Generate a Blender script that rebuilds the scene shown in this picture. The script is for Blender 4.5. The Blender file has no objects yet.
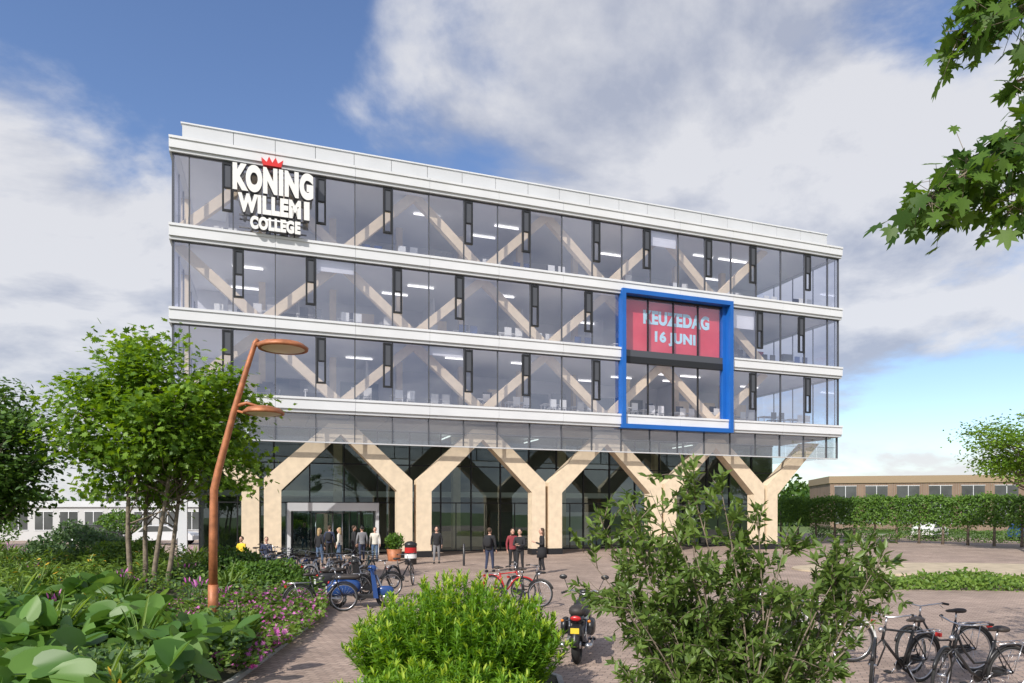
import bpy, math, random
import numpy as np
from mathutils import Vector, Matrix
R=random.Random(7); NR=np.random.RandomState(7)
sc=bpy.context.scene
# ---------------------------------------------------------------- materials
def nt(m):
    m.use_nodes=True; return m.node_tree
def mat(name,col,rough=0.6,metal=0.0,var=0.0,vscale=4.0,bump=0.0,bscale=40.0,spec=0.5,emit=0):
    m=bpy.data.materials.new(name); t=nt(m); b=t.nodes['Principled BSDF']
    b.inputs['Base Color'].default_value=(*col,1); b.inputs['Roughness'].default_value=rough
    b.inputs['Metallic'].default_value=metal; b.inputs['Specular IOR Level'].default_value=spec
    if emit:
        b.inputs['Emission Color'].default_value=(*col,1); b.inputs['Emission Strength'].default_value=emit
    tc=t.nodes.new('ShaderNodeTexCoord')
    if var>0:
        n=t.nodes.new('ShaderNodeTexNoise'); n.inputs['Scale'].default_value=vscale; n.inputs['Detail'].default_value=6
        t.links.new(tc.outputs['Object'],n.inputs['Vector'])
        r=t.nodes.new('ShaderNodeValToRGB')
        r.color_ramp.elements[0].position=.3; r.color_ramp.elements[1].position=.7
        r.color_ramp.elements[0].color=(*[c*(1-var) for c in col],1)
        r.color_ramp.elements[1].color=(*[min(1,c*(1+var)) for c in col],1)
        t.links.new(n.outputs['Fac'],r.inputs['Fac']); t.links.new(r.outputs['Color'],b.inputs['Base Color'])
    if bump>0:
        n2=t.nodes.new('ShaderNodeTexNoise'); n2.inputs['Scale'].default_value=bscale; n2.inputs['Detail'].default_value=4
        t.links.new(tc.outputs['Object'],n2.inputs['Vector'])
        bp=t.nodes.new('ShaderNodeBump'); bp.inputs['Strength'].default_value=bump; bp.inputs['Distance'].default_value=.02
        t.links.new(n2.outputs['Fac'],bp.inputs['Height']); t.links.new(bp.outputs['Normal'],b.inputs['Normal'])
    return m
def leafmat(name,dark,light,trans=0.4,rough=0.5):
    m=bpy.data.materials.new(name); t=nt(m); b=t.nodes['Principled BSDF']; out=t.nodes['Material Output']
    g=t.nodes.new('ShaderNodeNewGeometry'); tc=t.nodes.new('ShaderNodeTexCoord')
    n=t.nodes.new('ShaderNodeTexNoise'); n.inputs['Scale'].default_value=.9; n.inputs['Detail'].default_value=3
    t.links.new(tc.outputs['Object'],n.inputs['Vector'])
    a=t.nodes.new('ShaderNodeMath'); a.operation='ADD'; t.links.new(g.outputs['Random Per Island'],a.inputs[0]); t.links.new(n.outputs['Fac'],a.inputs[1])
    h=t.nodes.new('ShaderNodeMath'); h.operation='MULTIPLY'; h.inputs[1].default_value=.5; t.links.new(a.outputs[0],h.inputs[0])
    r=t.nodes.new('ShaderNodeValToRGB'); e=r.color_ramp.elements
    e[0].position=.2; e[1].position=.8; e[0].color=(*dark,1); e[1].color=(*light,1)
    t.links.new(h.outputs[0],r.inputs['Fac']); t.links.new(r.outputs['Color'],b.inputs['Base Color'])
    b.inputs['Roughness'].default_value=rough; b.inputs['Specular IOR Level'].default_value=.4
    tr=t.nodes.new('ShaderNodeBsdfTranslucent')
    hs=t.nodes.new('ShaderNodeHueSaturation'); hs.inputs['Hue'].default_value=.48; hs.inputs['Saturation'].default_value=1.1; hs.inputs['Value'].default_value=1.7
    t.links.new(r.outputs['Color'],hs.inputs['Color']); t.links.new(hs.outputs['Color'],tr.inputs['Color'])
    mx=t.nodes.new('ShaderNodeMixShader'); mx.inputs[0].default_value=trans
    t.links.new(b.outputs[0],mx.inputs[1]); t.links.new(tr.outputs[0],mx.inputs[2]); t.links.new(mx.outputs[0],out.inputs['Surface'])
    return m
def glassmat(name,tint,refl,base=0.12,frit=0.0,rough=0.0):
    m=bpy.data.materials.new(name); t=nt(m); out=t.nodes['Material Output']; t.nodes.remove(t.nodes['Principled BSDF'])
    def M(op,a,b_=None,c=None):
        n=t.nodes.new('ShaderNodeMath'); n.operation=op
        for i,x in enumerate((a,b_,c)):
            if x is None: continue
            if isinstance(x,(int,float)): n.inputs[i].default_value=x
            else: t.links.new(x,n.inputs[i])
        return n.outputs[0]
    tr=t.nodes.new('ShaderNodeBsdfTransparent'); tr.inputs['Color'].default_value=(*tint,1)
    gl=t.nodes.new('ShaderNodeBsdfGlossy'); gl.inputs['Color'].default_value=(*refl,1); gl.inputs['Roughness'].default_value=rough
    g=t.nodes.new('ShaderNodeNewGeometry'); dp=t.nodes.new('ShaderNodeVectorMath'); dp.operation='DOT_PRODUCT'
    t.links.new(g.outputs['Normal'],dp.inputs[0]); t.links.new(g.outputs['Incoming'],dp.inputs[1])
    s=M('SUBTRACT',1.0,M('ABSOLUTE',dp.outputs['Value'])); s=M('POWER',s,4.0); s=M('MULTIPLY_ADD',s,.9,base)
    s=M('MULTIPLY_ADD',g.outputs['Random Per Island'],.07,s); s=M('MINIMUM',s,1.0)
    mx=t.nodes.new('ShaderNodeMixShader'); t.links.new(s,mx.inputs[0]); t.links.new(tr.outputs[0],mx.inputs[1]); t.links.new(gl.outputs[0],mx.inputs[2])
    last=mx
    if frit>0:
        d=t.nodes.new('ShaderNodeBsdfDiffuse'); d.inputs['Color'].default_value=(.7,.7,.7,1)
        m2=t.nodes.new('ShaderNodeMixShader'); m2.inputs[0].default_value=frit
        t.links.new(mx.outputs[0],m2.inputs[1]); t.links.new(d.outputs[0],m2.inputs[2]); last=m2
    t.links.new(last.outputs[0],out.inputs['Surface'])
    return m
# ---------------------------------------------------------------- mesh builder
def empty(name,loc=(0,0,0),rz=0):
    e=bpy.data.objects.new(name,None); e.location=loc; e.rotation_euler=(0,0,rz); sc.collection.objects.link(e); return e
class MB:
    def __init__(s): s.V=[];s.F=[];s.M=[];s.S=[];s.mats=[]
    def mi(s,m):
        if m not in s.mats: s.mats.append(m)
        return s.mats.index(m)
    def add(s,v,f,m,sm=False):
        o=len(s.V); s.V+= [tuple(p) for p in v]; k=s.mi(m)
        for q in f: s.F.append(tuple(i+o for i in q)); s.M.append(k); s.S.append(sm)
    def box(s,a,b,m):
        x0,y0,z0=a;x1,y1,z1=b
        v=[(x0,y0,z0),(x1,y0,z0),(x1,y1,z0),(x0,y1,z0),(x0,y0,z1),(x1,y0,z1),(x1,y1,z1),(x0,y1,z1)]
        s.add(v,[(0,3,2,1),(4,5,6,7),(0,1,5,4),(1,2,6,5),(2,3,7,6),(3,0,4,7)],m)
    def prism(s,pts,ax,a,b,m,sm=False):
        def P(p,t): return {'y':(p[0],t,p[1]),'x':(t,p[0],p[1]),'z':(p[0],p[1],t)}[ax]
        n=len(pts); v=[P(p,a) for p in pts]+[P(p,b) for p in pts]
        f=[tuple(range(n)),tuple(range(2*n-1,n-1,-1))]+[(i,n+i,n+(i+1)%n,(i+1)%n) for i in range(n)]
        s.add(v,f,m,sm)
    def tube(s,pts,r,m,seg=8,closed=False,fl=1.0):
        pts=[Vector(p) for p in pts]; n=len(pts)
        rs=[r]*n if not isinstance(r,(list,tuple)) else list(r)
        v=[];f=[];up=None
        for i,p in enumerate(pts):
            if closed: t=(pts[(i+1)%n]-pts[i-1])
            else: t=(pts[min(i+1,n-1)]-pts[max(i-1,0)])
            t.normalize()
            if up is None:
                up=Vector((0,0,1)) if abs(t.z)<.9 else Vector((1,0,0))
            b=t.cross(up); 
            if b.length<1e-4: b=t.orthogonal()
            b.normalize(); up=b.cross(t); up.normalize()
            for k in range(seg):
                a=2*math.pi*k/seg; v.append(p+rs[i]*(math.cos(a)*b+fl*math.sin(a)*up))
        m_=n if closed else n-1
        for i in range(m_):
            j=(i+1)%n
            for k in range(seg):
                l=(k+1)%seg; f.append((i*seg+k,i*seg+l,j*seg+l,j*seg+k))
        if not closed: f.append(tuple(range(seg-1,-1,-1))); f.append(tuple((n-1)*seg+k for k in range(seg)))
        s.add(v,f,m,True)
    def torus(s,c,ax,Rr,r,m,n=28,seg=6,a0=0,a1=360):
        full=(a1-a0)>=360; pts=[]
        k=n if full else max(4,int(n*(a1-a0)/360))
        for i in range(k if full else k+1):
            a=math.radians(a0+(a1-a0)*i/k); u,w=Rr*math.cos(a),Rr*math.sin(a)
            pts.append({'y':(c[0]+u,c[1],c[2]+w),'x':(c[0],c[1]+u,c[2]+w),'z':(c[0]+u,c[1]+w,c[2])}[ax])
        s.tube(pts,r,m,seg,full)
    def ell(s,c,r,m,e=1.0,rot=None,nu=14,nv=8):
        v=[];f=[]
        sp=lambda x,p: math.copysign(abs(x)**p,x)
        for j in range(nv+1):
            ph=-math.pi/2+math.pi*j/nv
            for i in range(nu):
                th=2*math.pi*i/nu
                q=Vector((r[0]*sp(math.cos(ph),e)*sp(math.cos(th),e),r[1]*sp(math.cos(ph),e)*sp(math.sin(th),e),r[2]*sp(math.sin(ph),e)))
                if rot: q=rot@q
                v.append((q.x+c[0],q.y+c[1],q.z+c[2]))
        for j in range(nv):
            for i in range(nu):
                k=(i+1)%nu; f.append((j*nu+i,j*nu+k,(j+1)*nu+k,(j+1)*nu+i))
        s.add(v,f,m,True)
    def lathe(s,c,prof,m,seg=24,sm=True):
        v=[];f=[];n=len(prof)
        for (r,z) in prof:
            for k in range(seg):
                a=2*math.pi*k/seg; v.append((c[0]+r*math.cos(a),c[1]+r*math.sin(a),c[2]+z))
        for i in range(n-1):
            for k in range(seg):
                l=(k+1)%seg; f.append((i*seg+k,i*seg+l,(i+1)*seg+l,(i+1)*seg+k))
        s.add(v,f,m,sm)
    def beam(s,p0,p1,w,t,m):
        a=Vector((p0[0],p0[2]));b=Vector((p1[0],p1[2]));d=(b-a).normalized();n=Vector((-d.y,d.x))*w/2
        s.prism([tuple(a-n),tuple(b-n),tuple(b+n),tuple(a+n)],'y',p0[1]-t/2,p0[1]+t/2,m)
    def obj(s,name,parent=None,loc=None,rz=0,scale=1):
        me=bpy.data.meshes.new(name); me.from_pydata([tuple(p) for p in s.V],[],s.F)
        for m in s.mats: me.materials.append(m)
        me.polygons.foreach_set('material_index',s.M); me.polygons.foreach_set('use_smooth',s.S); me.update()
        o=bpy.data.objects.new(name,me); sc.collection.objects.link(o)
        if parent: o.parent=parent
        if loc is not None: o.location=loc
        o.rotation_euler=(0,0,rz); o.scale=(scale,)*3
        return o
# ---------------------------------------------------------------- leaves
def T2(right):
    n=len(right); v=[(0,0,0)]+[(x,y,z) for x,y,z in right[1:-1]]+[right[-1]]+[(-x,y,z) for x,y,z in reversed(right[1:-1])]
    return np.array(v,float),[list(range(0,n)),[0]+list(range(n-1,2*n-2))]
OVAL=T2([(0,0,0),(.22,.22,.05),(.28,.55,.06),(.12,.88,.02),(0,1,-.03)])
NARR=T2([(0,0,0),(.10,.25,.03),(.11,.6,.03),(0,1,-.05)])
BLADE=T2([(0,0,0),(.035,.3,.01),(.03,.7,-.02),(0,1,-.12)])
LANC=T2([(0,0,0),(.15,.25,.04),(.17,.55,.04),(0,1,-.06)])
MAPLE=T2([(0,0,0),(.28,-.12,.02),(.22,.10,.01),(.40,.14,.03),(.60,.32,-.02),(.42,.34,.02),(.32,.38,.02),(.44,.70,-.03),(.28,.62,.0),(.15,.56,.02),(.12,.8,0),(0,1.0,-.06)])
HEART=T2([(0,0,0),(.16,-.16,.06),(.38,-.10,.10),(.50,.12,.12),(.48,.42,.10),(.30,.78,.03),(.12,.95,-.04),(0,1.05,-.10)])
def nrm(a): return a/np.maximum(np.linalg.norm(a,axis=1,keepdims=True),1e-6)
def leaves(name,P,Tn,N,size,tm,mats,parent=None,midx=None):
    P=np.asarray(P,float);Tn=nrm(np.asarray(Tn,float));N=np.asarray(N,float)
    B=nrm(np.cross(Tn,N)); N=np.cross(B,Tn); size=np.asarray(size,float)
    tv,tf=tm; K=len(tv); n=len(P)
    V=P[:,None,:]+size[:,None,None]*(tv[None,:,0:1]*B[:,None,:]+tv[None,:,1:2]*Tn[:,None,:]+tv[None,:,2:3]*N[:,None,:])
    V=V.reshape(-1,3); fl=np.concatenate([np.array(f) for f in tf]); L=len(fl); nf=len(tf)
    loops=(fl[None,:]+(np.arange(n)*K)[:,None]).ravel()
    st=np.cumsum([0]+[len(f) for f in tf])[:-1]; starts=(st[None,:]+(np.arange(n)*L)[:,None]).ravel()
    me=bpy.data.meshes.new(name); me.vertices.add(n*K); me.vertices.foreach_set('co',V.ravel())
    me.loops.add(n*L); me.loops.foreach_set('vertex_index',loops.astype(np.int32))
    me.polygons.add(n*nf); me.polygons.foreach_set('loop_start',starts.astype(np.int32))
    if not isinstance(mats,(list,tuple)): mats=[mats]
    for m in mats: me.materials.append(m)
    if midx is not None: me.polygons.foreach_set('material_index',np.repeat(np.asarray(midx,np.int32),nf))
    me.update(calc_edges=True); me.validate()
    o=bpy.data.objects.new(name,me); sc.collection.objects.link(o)
    if parent: o.parent=parent
    return o
def rdir(n,up=0.0):
    d=nrm(NR.normal(size=(n,3))); d[:,2]+=up
    return nrm(d)
# ---------------------------------------------------------------- palette
M_white=mat('white_metal_panel',(.68,.69,.71),.35,.0,.05,.6)
M_silver=mat('silver_parapet',(.56,.57,.59),.35,.0,.06,.5)
M_timber=mat('laminated_timber',(.72,.59,.43),.6,0,.09,3,.15,30)
M_timberin=mat('laminated_timber_inner',(.86,.69,.47),.6,0,.06,3)
M_black=mat('black_aluminium',(.02,.021,.024),.4,.2)
M_mull=mat('mullion_grey',(.10,.105,.12),.4,.4)
M_blue=mat('blue_frame_paint',(.008,.11,.42),.45,0,.08,.8)
M_glass=glassmat('facade_glass',(.93,.94,.98),(.80,.84,1.0),.25)
M_fgl=glassmat('feature_glass',(.94,.94,.98),(.80,.84,1.0),.13)
M_gglass=glassmat('ground_floor_glass',(.58,.68,.65),(.80,.92,.92),.10)
M_fglass=glassmat('fritted_skirt_glass',(.88,.90,.93),(.85,.88,1),.14,frit=.10)
M_wallin=mat('interior_wall',(.78,.77,.80),.8,0,.10,.4)
M_ceil=mat('interior_ceiling',(.88,.88,.89),.8)
M_floor=mat('interior_floor',(.66,.65,.64),.5)
M_strip=mat('linear_ceiling_lamp',(1,.97,.93),.5,emit=2.0)
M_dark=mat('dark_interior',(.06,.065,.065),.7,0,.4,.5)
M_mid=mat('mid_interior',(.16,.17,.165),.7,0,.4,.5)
M_sofit=mat('soffit_panel',(.46,.43,.39),.6,0,.1,2)
M_red=mat('poster_red',(.72,.06,.09),.5,0,.08,1)
M_ltblue=mat('poster_light_blue',(.50,.80,.92),.5)
M_signw=mat('sign_white',(.80,.79,.77),.4)
M_signg=mat('sign_side_grey',(.16,.16,.18),.5)
M_crown=mat('crown_red',(.65,.03,.03),.4)
M_corten=mat('corten_paint',(.38,.14,.06),.5,.15,.3,6,.2,60)
M_lampglass=mat('lamp_diffuser',(.75,.62,.45),.3)
M_rubber=mat('rubber',(.018,.018,.018),.8)
M_steel=mat('steel',(.5,.5,.52),.3,.9)
M_bkblk=mat('black_bike_paint',(.02,.02,.022),.35)
M_bkblue=mat('blue_paint',(.02,.06,.20),.25)
M_bkred=mat('red_paint',(.45,.02,.02),.3)
M_bkwht=mat('white_paint',(.75,.75,.74),.3)
M_bkgrn=mat('teal_paint',(.05,.10,.10),.3)
M_leather=mat('saddle_leather',(.035,.028,.025),.6)
M_skin=mat('skin',(.55,.33,.24),.55)
M_bark=mat('bark',(.20,.16,.12),.9,0,.35,8,.5,30)
M_soil=mat('planting_soil',(.06,.055,.03),.95,0,.5,3,.5,20)
M_conc=mat('concrete_kerb',(.36,.34,.31),.85,0,.15,3,.2,40)
L_tree=leafmat('maple_leaves',(.06,.14,.015),(.22,.36,.04),.42)
L_dark=leafmat('dark_leaves',(.03,.08,.015),(.12,.22,.035),.3)
L_hedge=leafmat('hedge_leaves',(.05,.12,.02),(.15,.27,.04),.35)
L_bush=leafmat('spurge_leaves',(.07,.18,.012),(.20,.37,.03),.4)
L_tip=leafmat('spurge_tips',(.24,.38,.03),(.42,.52,.06),.4)
L_big=leafmat('broad_leaves',(.045,.12,.02),(.15,.28,.055),.32,.42)
L_mix=leafmat('perennial_leaves',(.06,.13,.02),(.21,.32,.055),.35)
L_mixb=leafmat('blueish_perennial_leaves',(.04,.09,.03),(.14,.23,.085),.35)
L_shrub=leafmat('shrub_leaves',(.05,.10,.02),(.18,.27,.06),.4,.4)
L_pink=leafmat('pink_flowers',(.50,.08,.36),(.75,.28,.60),.3)
L_yel=leafmat('orange_flowers',(.6,.36,.03),(.75,.5,.06),.3)
# ---------------------------------------------------------------- ground
def gmat(name,c1,c2,mortar,scale,bw=.5,rh=.25,var=.35,vs=.3):
    m=bpy.data.materials.new(name); t=nt(m); b=t.nodes['Principled BSDF']; b.inputs['Roughness'].default_value=.85
    tc=t.nodes.new('ShaderNodeTexCoord'); mp=t.nodes.new('ShaderNodeMapping'); mp.inputs['Rotation'].default_value=(0,0,math.radians(20))
    t.links.new(tc.outputs['Object'],mp.inputs['Vector'])
    br=t.nodes.new('ShaderNodeTexBrick'); br.inputs['Scale'].default_value=scale
    br.inputs['Color1'].default_value=(*c1,1); br.inputs['Color2'].default_value=(*c2,1); br.inputs['Mortar'].default_value=(*mortar,1)
    br.inputs['Mortar Size'].default_value=.018; br.inputs['Brick Width'].default_value=bw; br.inputs['Row Height'].default_value=rh
    t.links.new(mp.outputs[0],br.inputs['Vector'])
    n=t.nodes.new('ShaderNodeTexNoise'); n.inputs['Scale'].default_value=vs; n.inputs['Detail'].default_value=8; n.inputs['Roughness'].default_value=.65
    t.links.new(tc.outputs['Object'],n.inputs['Vector'])
    r=t.nodes.new('ShaderNodeMapRange'); r.inputs['From Min'].default_value=.3; r.inputs['From Max'].default_value=.7; r.inputs['To Min'].default_value=1-var; r.inputs['To Max'].default_value=1+var
    t.links.new(n.outputs['Fac'],r.inputs['Value'])
    mul=t.nodes.new('ShaderNodeVectorMath'); mul.operation='SCALE'; t.links.new(br.outputs['Color'],mul.inputs[0]); t.links.new(r.outputs[0],mul.inputs['Scale'])
    t.links.new(mul.outputs[0],b.inputs['Base Color'])
    bp=t.nodes.new('ShaderNodeBump'); bp.inputs['Strength'].default_value=.4; bp.inputs['Distance'].default_value=.01
    t.links.new(br.outputs['Fac'],bp.inputs['Height']); bp.invert=True; t.links.new(bp.outputs[0],b.inputs['Normal'])
    return m
M_paver=gmat('brick_pavers',(.40,.30,.24),(.30,.22,.175),(.15,.12,.10),2.4,.5,.25,.28,.5)
M_grass=mat('grass',(.10,.15,.04),.95,0,.35,.25,.6,30)
M_sand=mat('gravel_tan',(.45,.37,.26),.95,0,.2,1.5,.4,60)
def sheet(name,pts,z,m):
    b=MB(); b.add([(x,y,z) for x,y in pts],[tuple(range(len(pts)))],m); return b.obj(name)
sheet('ground',[(-900,-300),(900,-300),(900,1500),(-900,1500)],0,M_grass)
sheet('plaza_paving',[(-45,-10),(40,-10),(46,40),(40,75),(-45,75)],.004,M_paver)
# ---------------------------------------------------------------- building
TH=math.atan2(.338,.941)
BLD=empty('college_building',(-15.9,32.0,0),TH)
L=40.0; D=18.0
K=[.7+1.92*k for k in range(21)]
bands=[(7.4,8.15),(11.3,12.03),(15.2,15.93),(19.3,20.0)]
FS,FE=K[12],K[16]
b=MB()
def bandseg(s0,s1,z0,z1):
    b.box((s0+.006,-.24,z0+.16),(s1-.006,.25,z1-.12),M_white)
    b.box((s0+.006,-.29,z1-.117),(s1-.006,.25,z1),M_white)
    b.box((s0+.006,-.16,z0),(s1-.006,.25,z0+.157),M_silver)
for bi,(z0,z1) in enumerate(bands):
    cuts=sorted(set([-.15]+[K[i] for i in range(2,21,2)]+[L+.15]))
    for a,c in zip(cuts[:-1],cuts[1:]):
        if bi==1 and a>=FS-.01 and c<=FE+.01: continue
        bandseg(a,c,z0,z1)
    b.box((-.15,.253,z0),(.25,D,z1),M_white); b.box((L-.25,.253,z0),(L+.15,D,z1),M_white); b.box((.253,D-.25,z0),(L-.253,D,z1),M_white)
b.obj('floor_edge_bands',BLD)
b=MB()
for i in range(20):
    a=.35 if i==0 else K[i]; c=K[i+1] if i<19 else 39.4
    b.box((a+.012,.35,20.003),(c-.012,.5,20.92),M_silver)
b.box((.35,.503,20.003),(.5,D-.5,20.95),M_silver); b.box((39.25,.503,20.003),(39.4,D-.5,20.95),M_silver); b.box((.503,D-.65,20.003),(39.247,D-.5,20.95),M_silver)
b.box((.3,.3,20.923),(39.45,.56,20.99),M_white); b.box((.36,.4,20.0),(39.4,.49,20.9),M_mull)
b.obj('roof_parapet',BLD)
b=MB()
for (z0,z1) in bands:
    b.box((.26,.26,z0+.05),(L-.26,D-.26,z1-.06),M_ceil)
    b.box((.3,.3,z1-.055),(L-.3,D-.3,z1-.03),M_floor)
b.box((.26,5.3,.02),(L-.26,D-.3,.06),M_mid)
b.obj('floor_slabs',BLD)
g=MB()
def pane(s0,s1,z0,z1,d,m,j=.006):
    t=[R.uniform(-j,j) for _ in range(2)]
    g.add([(s0,d+t[0]+t[1],z0),(s1,d-t[0]+t[1],z0),(s1,d-t[0]-t[1],z1),(s0,d+t[0]-t[1],z1)],[(0,1,2,3)],m)
mu=MB(); ve=MB()
edges=[0.0]+K+[L]
for f in range(3):
    z0,z1=bands[f][1],bands[f+1][0]
    for i in range(len(edges)-1):
        a,c=edges[i],edges[i+1]
        if f<2 and a>=FS-.01 and c<=FE+.01: continue
        pane(a+.012,c-.012,z0,z1,.02,M_glass)
    for i,s in enumerate(edges):
        if f<2 and FS+.1<s<FE-.1: continue
        w=.025 if 0<s<L else .04
        mu.box((s-w,-.035,z0+.002),(s+w,.10,z1-.002),M_mull)
    mu.box((.05,-.03,z0+.002),(FS if f<2 else L-.05,.08,z0+.05),M_mull)
    mu.box((.05,-.03,z1-.05),(FS if f<2 else L-.05,.08,z1-.002),M_mull)
    if f<2:
        mu.box((FE,-.03,z0+.002),(L-.05,.08,z0+.05),M_mull); mu.box((FE,-.03,z1-.05),(L-.05,.08,z1-.002),M_mull)
    for k in range(9):
        y0=.27+k*1.95; y1=y0+1.93
        for xx in (.02,L-.02):
            g.add([(xx,y0,z0),(xx,y1,z0),(xx,y1,z1),(xx,y0,z1)],[(0,1,2,3)],M_glass)
            mu.box((xx-.04,y0-.03,z0+.002),(xx+.04,y0,z1-.002),M_mull)
    g.box((.3,D-.2,z0),(L-.3,D-.1,z1),M_wallin)
    for k in range(1,21):
        m4=k%4
        if f in (2,0): side={1:-1,3:1}.get(m4)
        else: side={1:1,3:-1}.get(m4)
        if side is None: continue
        if f<2 and FS-.1<K[k]<FE+.1 and not (K[k]>FE-.05 and side>0) and not(K[k]<FS+.05 and side<0): continue
        w=.46; c0=K[k]+.03*side; c1=K[k]+side*(.03+w); a,c=min(c0,c1),max(c0,c1)
        zt=z1-.1; zb=zt-2.3
        fr=.085
        ve.box((a,-.07,zb),(a+fr,.06,zt),M_black); ve.box((c-fr,-.07,zb),(c,.06,zt),M_black)
        ve.box((a+fr,-.07,zt-fr),(c-fr,.06,zt),M_black); ve.box((a+fr,-.07,zb),(c-fr,.06,zb+fr),M_black)
        ve.box((a+fr,-.06,zb+1.1),(c-fr,.05,zb+1.16),M_black)
        ve.box((a+fr,-.03,zb+1.16),(c-fr,.03,zt-fr),M_mull)
g.obj('facade_glazing',BLD); mu.obj('mullions',BLD); ve.obj('vent_windows',BLD)
b=MB(); z0,z1=7.33,15.45
b.box((FS-.18,-.42,z0),(FS+.06,.1,z1),M_blue); b.box((FE-.36,-.42,z0),(FE-.12,.1,z1),M_blue)
b.box((FS+.06,-.42,z1-.26),(FE-.36,.1,z1),M_blue); b.box((FS+.06,-.42,z0),(FE-.36,.1,z0+.25),M_blue)
b.box((FE-.6,.02,z0+.252),(FE-.362,.3,z1-.262),M_blue)
b.obj('blue_window_frame',BLD)
g=MB(); b=MB()
for i in range(4):
    a=FS+.06+i*(7.02/4); c=a+7.02/4
    for (q0,q1) in ((7.62,11.25),(12.0,15.15)):
        pane(a+.02,c-.02,q0,q1,.12,M_fgl)
        b.box((a-.03,.06,q0),(a+.03,.2,q1),M_black)
b.box((FS+.06,.0,11.25),(FE-.61,.28,11.62),M_black); b.box((FS+.06,.02,11.625),(FE-.61,.24,12.0),M_mull)
b.box((FS+.06,.06,15.1),(FE-.61,.2,15.18),M_black)
g.obj('feature_window_glass',BLD); b.obj('feature_window_bars',BLD)
b=MB(); bs=MB(); C=[3.9+7.68*i for i in range(5)]
d0=.95
for i,c in enumerate(C):
    for sg in (-1,1):
        xo=c+sg*.11; w=.82
        xi=c+sg*(.11+w)
        knee=3.9
        top=7.35; run=(top-knee)
        pts=[(xo,.35),(xi,.35),(xi,knee-.35),(xi+sg*(run+.0),knee-.35+run),(xi+sg*(run-1.15),knee-.35+run),(xo,knee+.25)]
        if sg<0: pts=pts[::-1]
        b.prism(pts,'y',d0-.33+ (0 if sg>0 else .004),d0+.33,M_timber)
        bs.box((min(xo,xi)-.02,d0-.36,.02),(max(xo,xi)+.02,d0+.36,.35),M_black)
b.obj('timber_arch_columns',BLD); bs.obj('column_shoes',BLD)
b=MB()
nodes=[C[0]-3.84+3.84*i for i in range(10)]
for f in range(3):
    z0,z1=bands[f][1]-.1,bands[f+1][0]+.1
    for i in range(len(nodes)-1):
        p,q=nodes[i],nodes[i+1]
        if (i+f)%2==0: b.beam((p,.80,z0),(q,.80,z1),.46,.36,M_timberin)
        else: b.beam((p,.81,z1),(q,.81,z0),.46,.36,M_timberin)
    for i,p in enumerate(nodes):
        b.box((p-.18,5.0,z0),(p+.18,5.36,z1),M_timberin)
b.obj('timber_diagrid',BLD)
b=MB(); ls=MB()
for f in range(3):
    z0,z1=bands[f][1]-.02,bands[f+1][0]+.04
    b.box((.4,7.6,z0),(L-.4,7.8,z1),M_wallin)
    s=2.0
    while s<38:
        b.box((s,4.5+R.uniform(0,1.5),z0),(s+.12,7.55,z1),M_wallin); s+=R.choice([5.76,7.68,3.84])
    for k in range(10):
        s=R.uniform(1,37); w=R.uniform(.8,2.4)
        b.box((s,7.5,z0),(s+w,7.57,z0+2.3),R.choice([M_mid,M_timberin,M_bkgrn,M_mid]))
    for k in range(9):
        s=R.uniform(1.5,36); y=R.choice([2.6,4.4,6.2])
        ls.box((s,y,z1-.10),(s+1.5,y+.08,z1-.04),M_strip)
b.obj('interior_walls',BLD); ls.obj('linear_ceiling_lamps',BLD)
b=MB()
F_col=[M_signw,M_signw,M_signw,M_dark,M_bkblue]
for f in range(3):
    z=bands[f][1]-.02
    s=1.5
    while s<38.5:
        y=R.uniform(1.6,2.6)
        b.box((s,y,z+.72),(s+1.3,y+.7,z+.77),M_signw)
        for dx in (.05,1.2):
            for dy in (.05,.62): b.box((s+dx,y+dy,z),(s+dx+.05,y+dy+.05,z+.72),M_signw)
        cm=R.choice(F_col)
        for cx in (.15,.8):
            yy=y-.5; b.box((s+cx,yy,z+.43),(s+cx+.42,yy+.42,z+.47),cm); b.box((s+cx,yy-.03,z+.5),(s+cx+.42,yy,z+.95),cm)
            for dx in (0,.38):
                for dy in (0,.38): b.box((s+cx+dx,yy+dy,z),(s+cx+dx+.035,yy+dy+.035,z+.43),cm)
        if R.random()<.35: b.box((s+1.5,4.2,z),(s+2.3,4.6,z+1.8),R.choice([M_mid,M_timberin,M_signw,M_bkred]))
        if R.random()<.3: b.box((s+.4,y+.3,z+.85),(s+.95,y+.33,z+1.2),M_black); b.box((s+.62,y+.3,z+.77),(s+.70,y+.35,z+.85),M_black)
        s+=R.uniform(1.8,2.8)
b.obj('interior_tables_and_chairs',BLD)
b=MB(); b.box((K[16]+.08,.16,14.0),(K[17]-.05,.19,15.15),M_wallin)
for (k,f,h) in [(3,1,.6),(13,2,.9),(6,0,.5)]:
    z1=bands[f+1][0]; b.box((K[k]+.05,.16,z1-h),(K[k+1]-.05,.19,z1-.02),M_wallin)
b.obj('roller_blinds',BLD)
g=MB(); b=MB()
for i in range(len(edges)-1):
    a,c=edges[i],edges[i+1]; pane(a+.015,c-.015,6.0,7.38,.1,M_fglass)
    b.box((c-.02,.04,6.0),(c+.02,.2,7.38),M_mull)
    b.box((a+.05,.22,6.7),(c-.05,.25,6.73),M_mull)
b.box((0,.02,5.93),(L,.2,5.99),M_silver); b.box((0,.02,5.99),(.06,.2,7.38),M_silver)
for yy in [.3+1.5*k for k in range(12)]:
    for xx in (.1,L-.1): g.add([(xx,yy,6.0),(xx,yy+1.45,6.0),(xx,yy+1.45,7.38),(xx,yy,7.38)],[(0,1,2,3)],M_fglass)
g.obj('skirt_glass',BLD); b.obj('skirt_rails',BLD)
b=MB(); 
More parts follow.
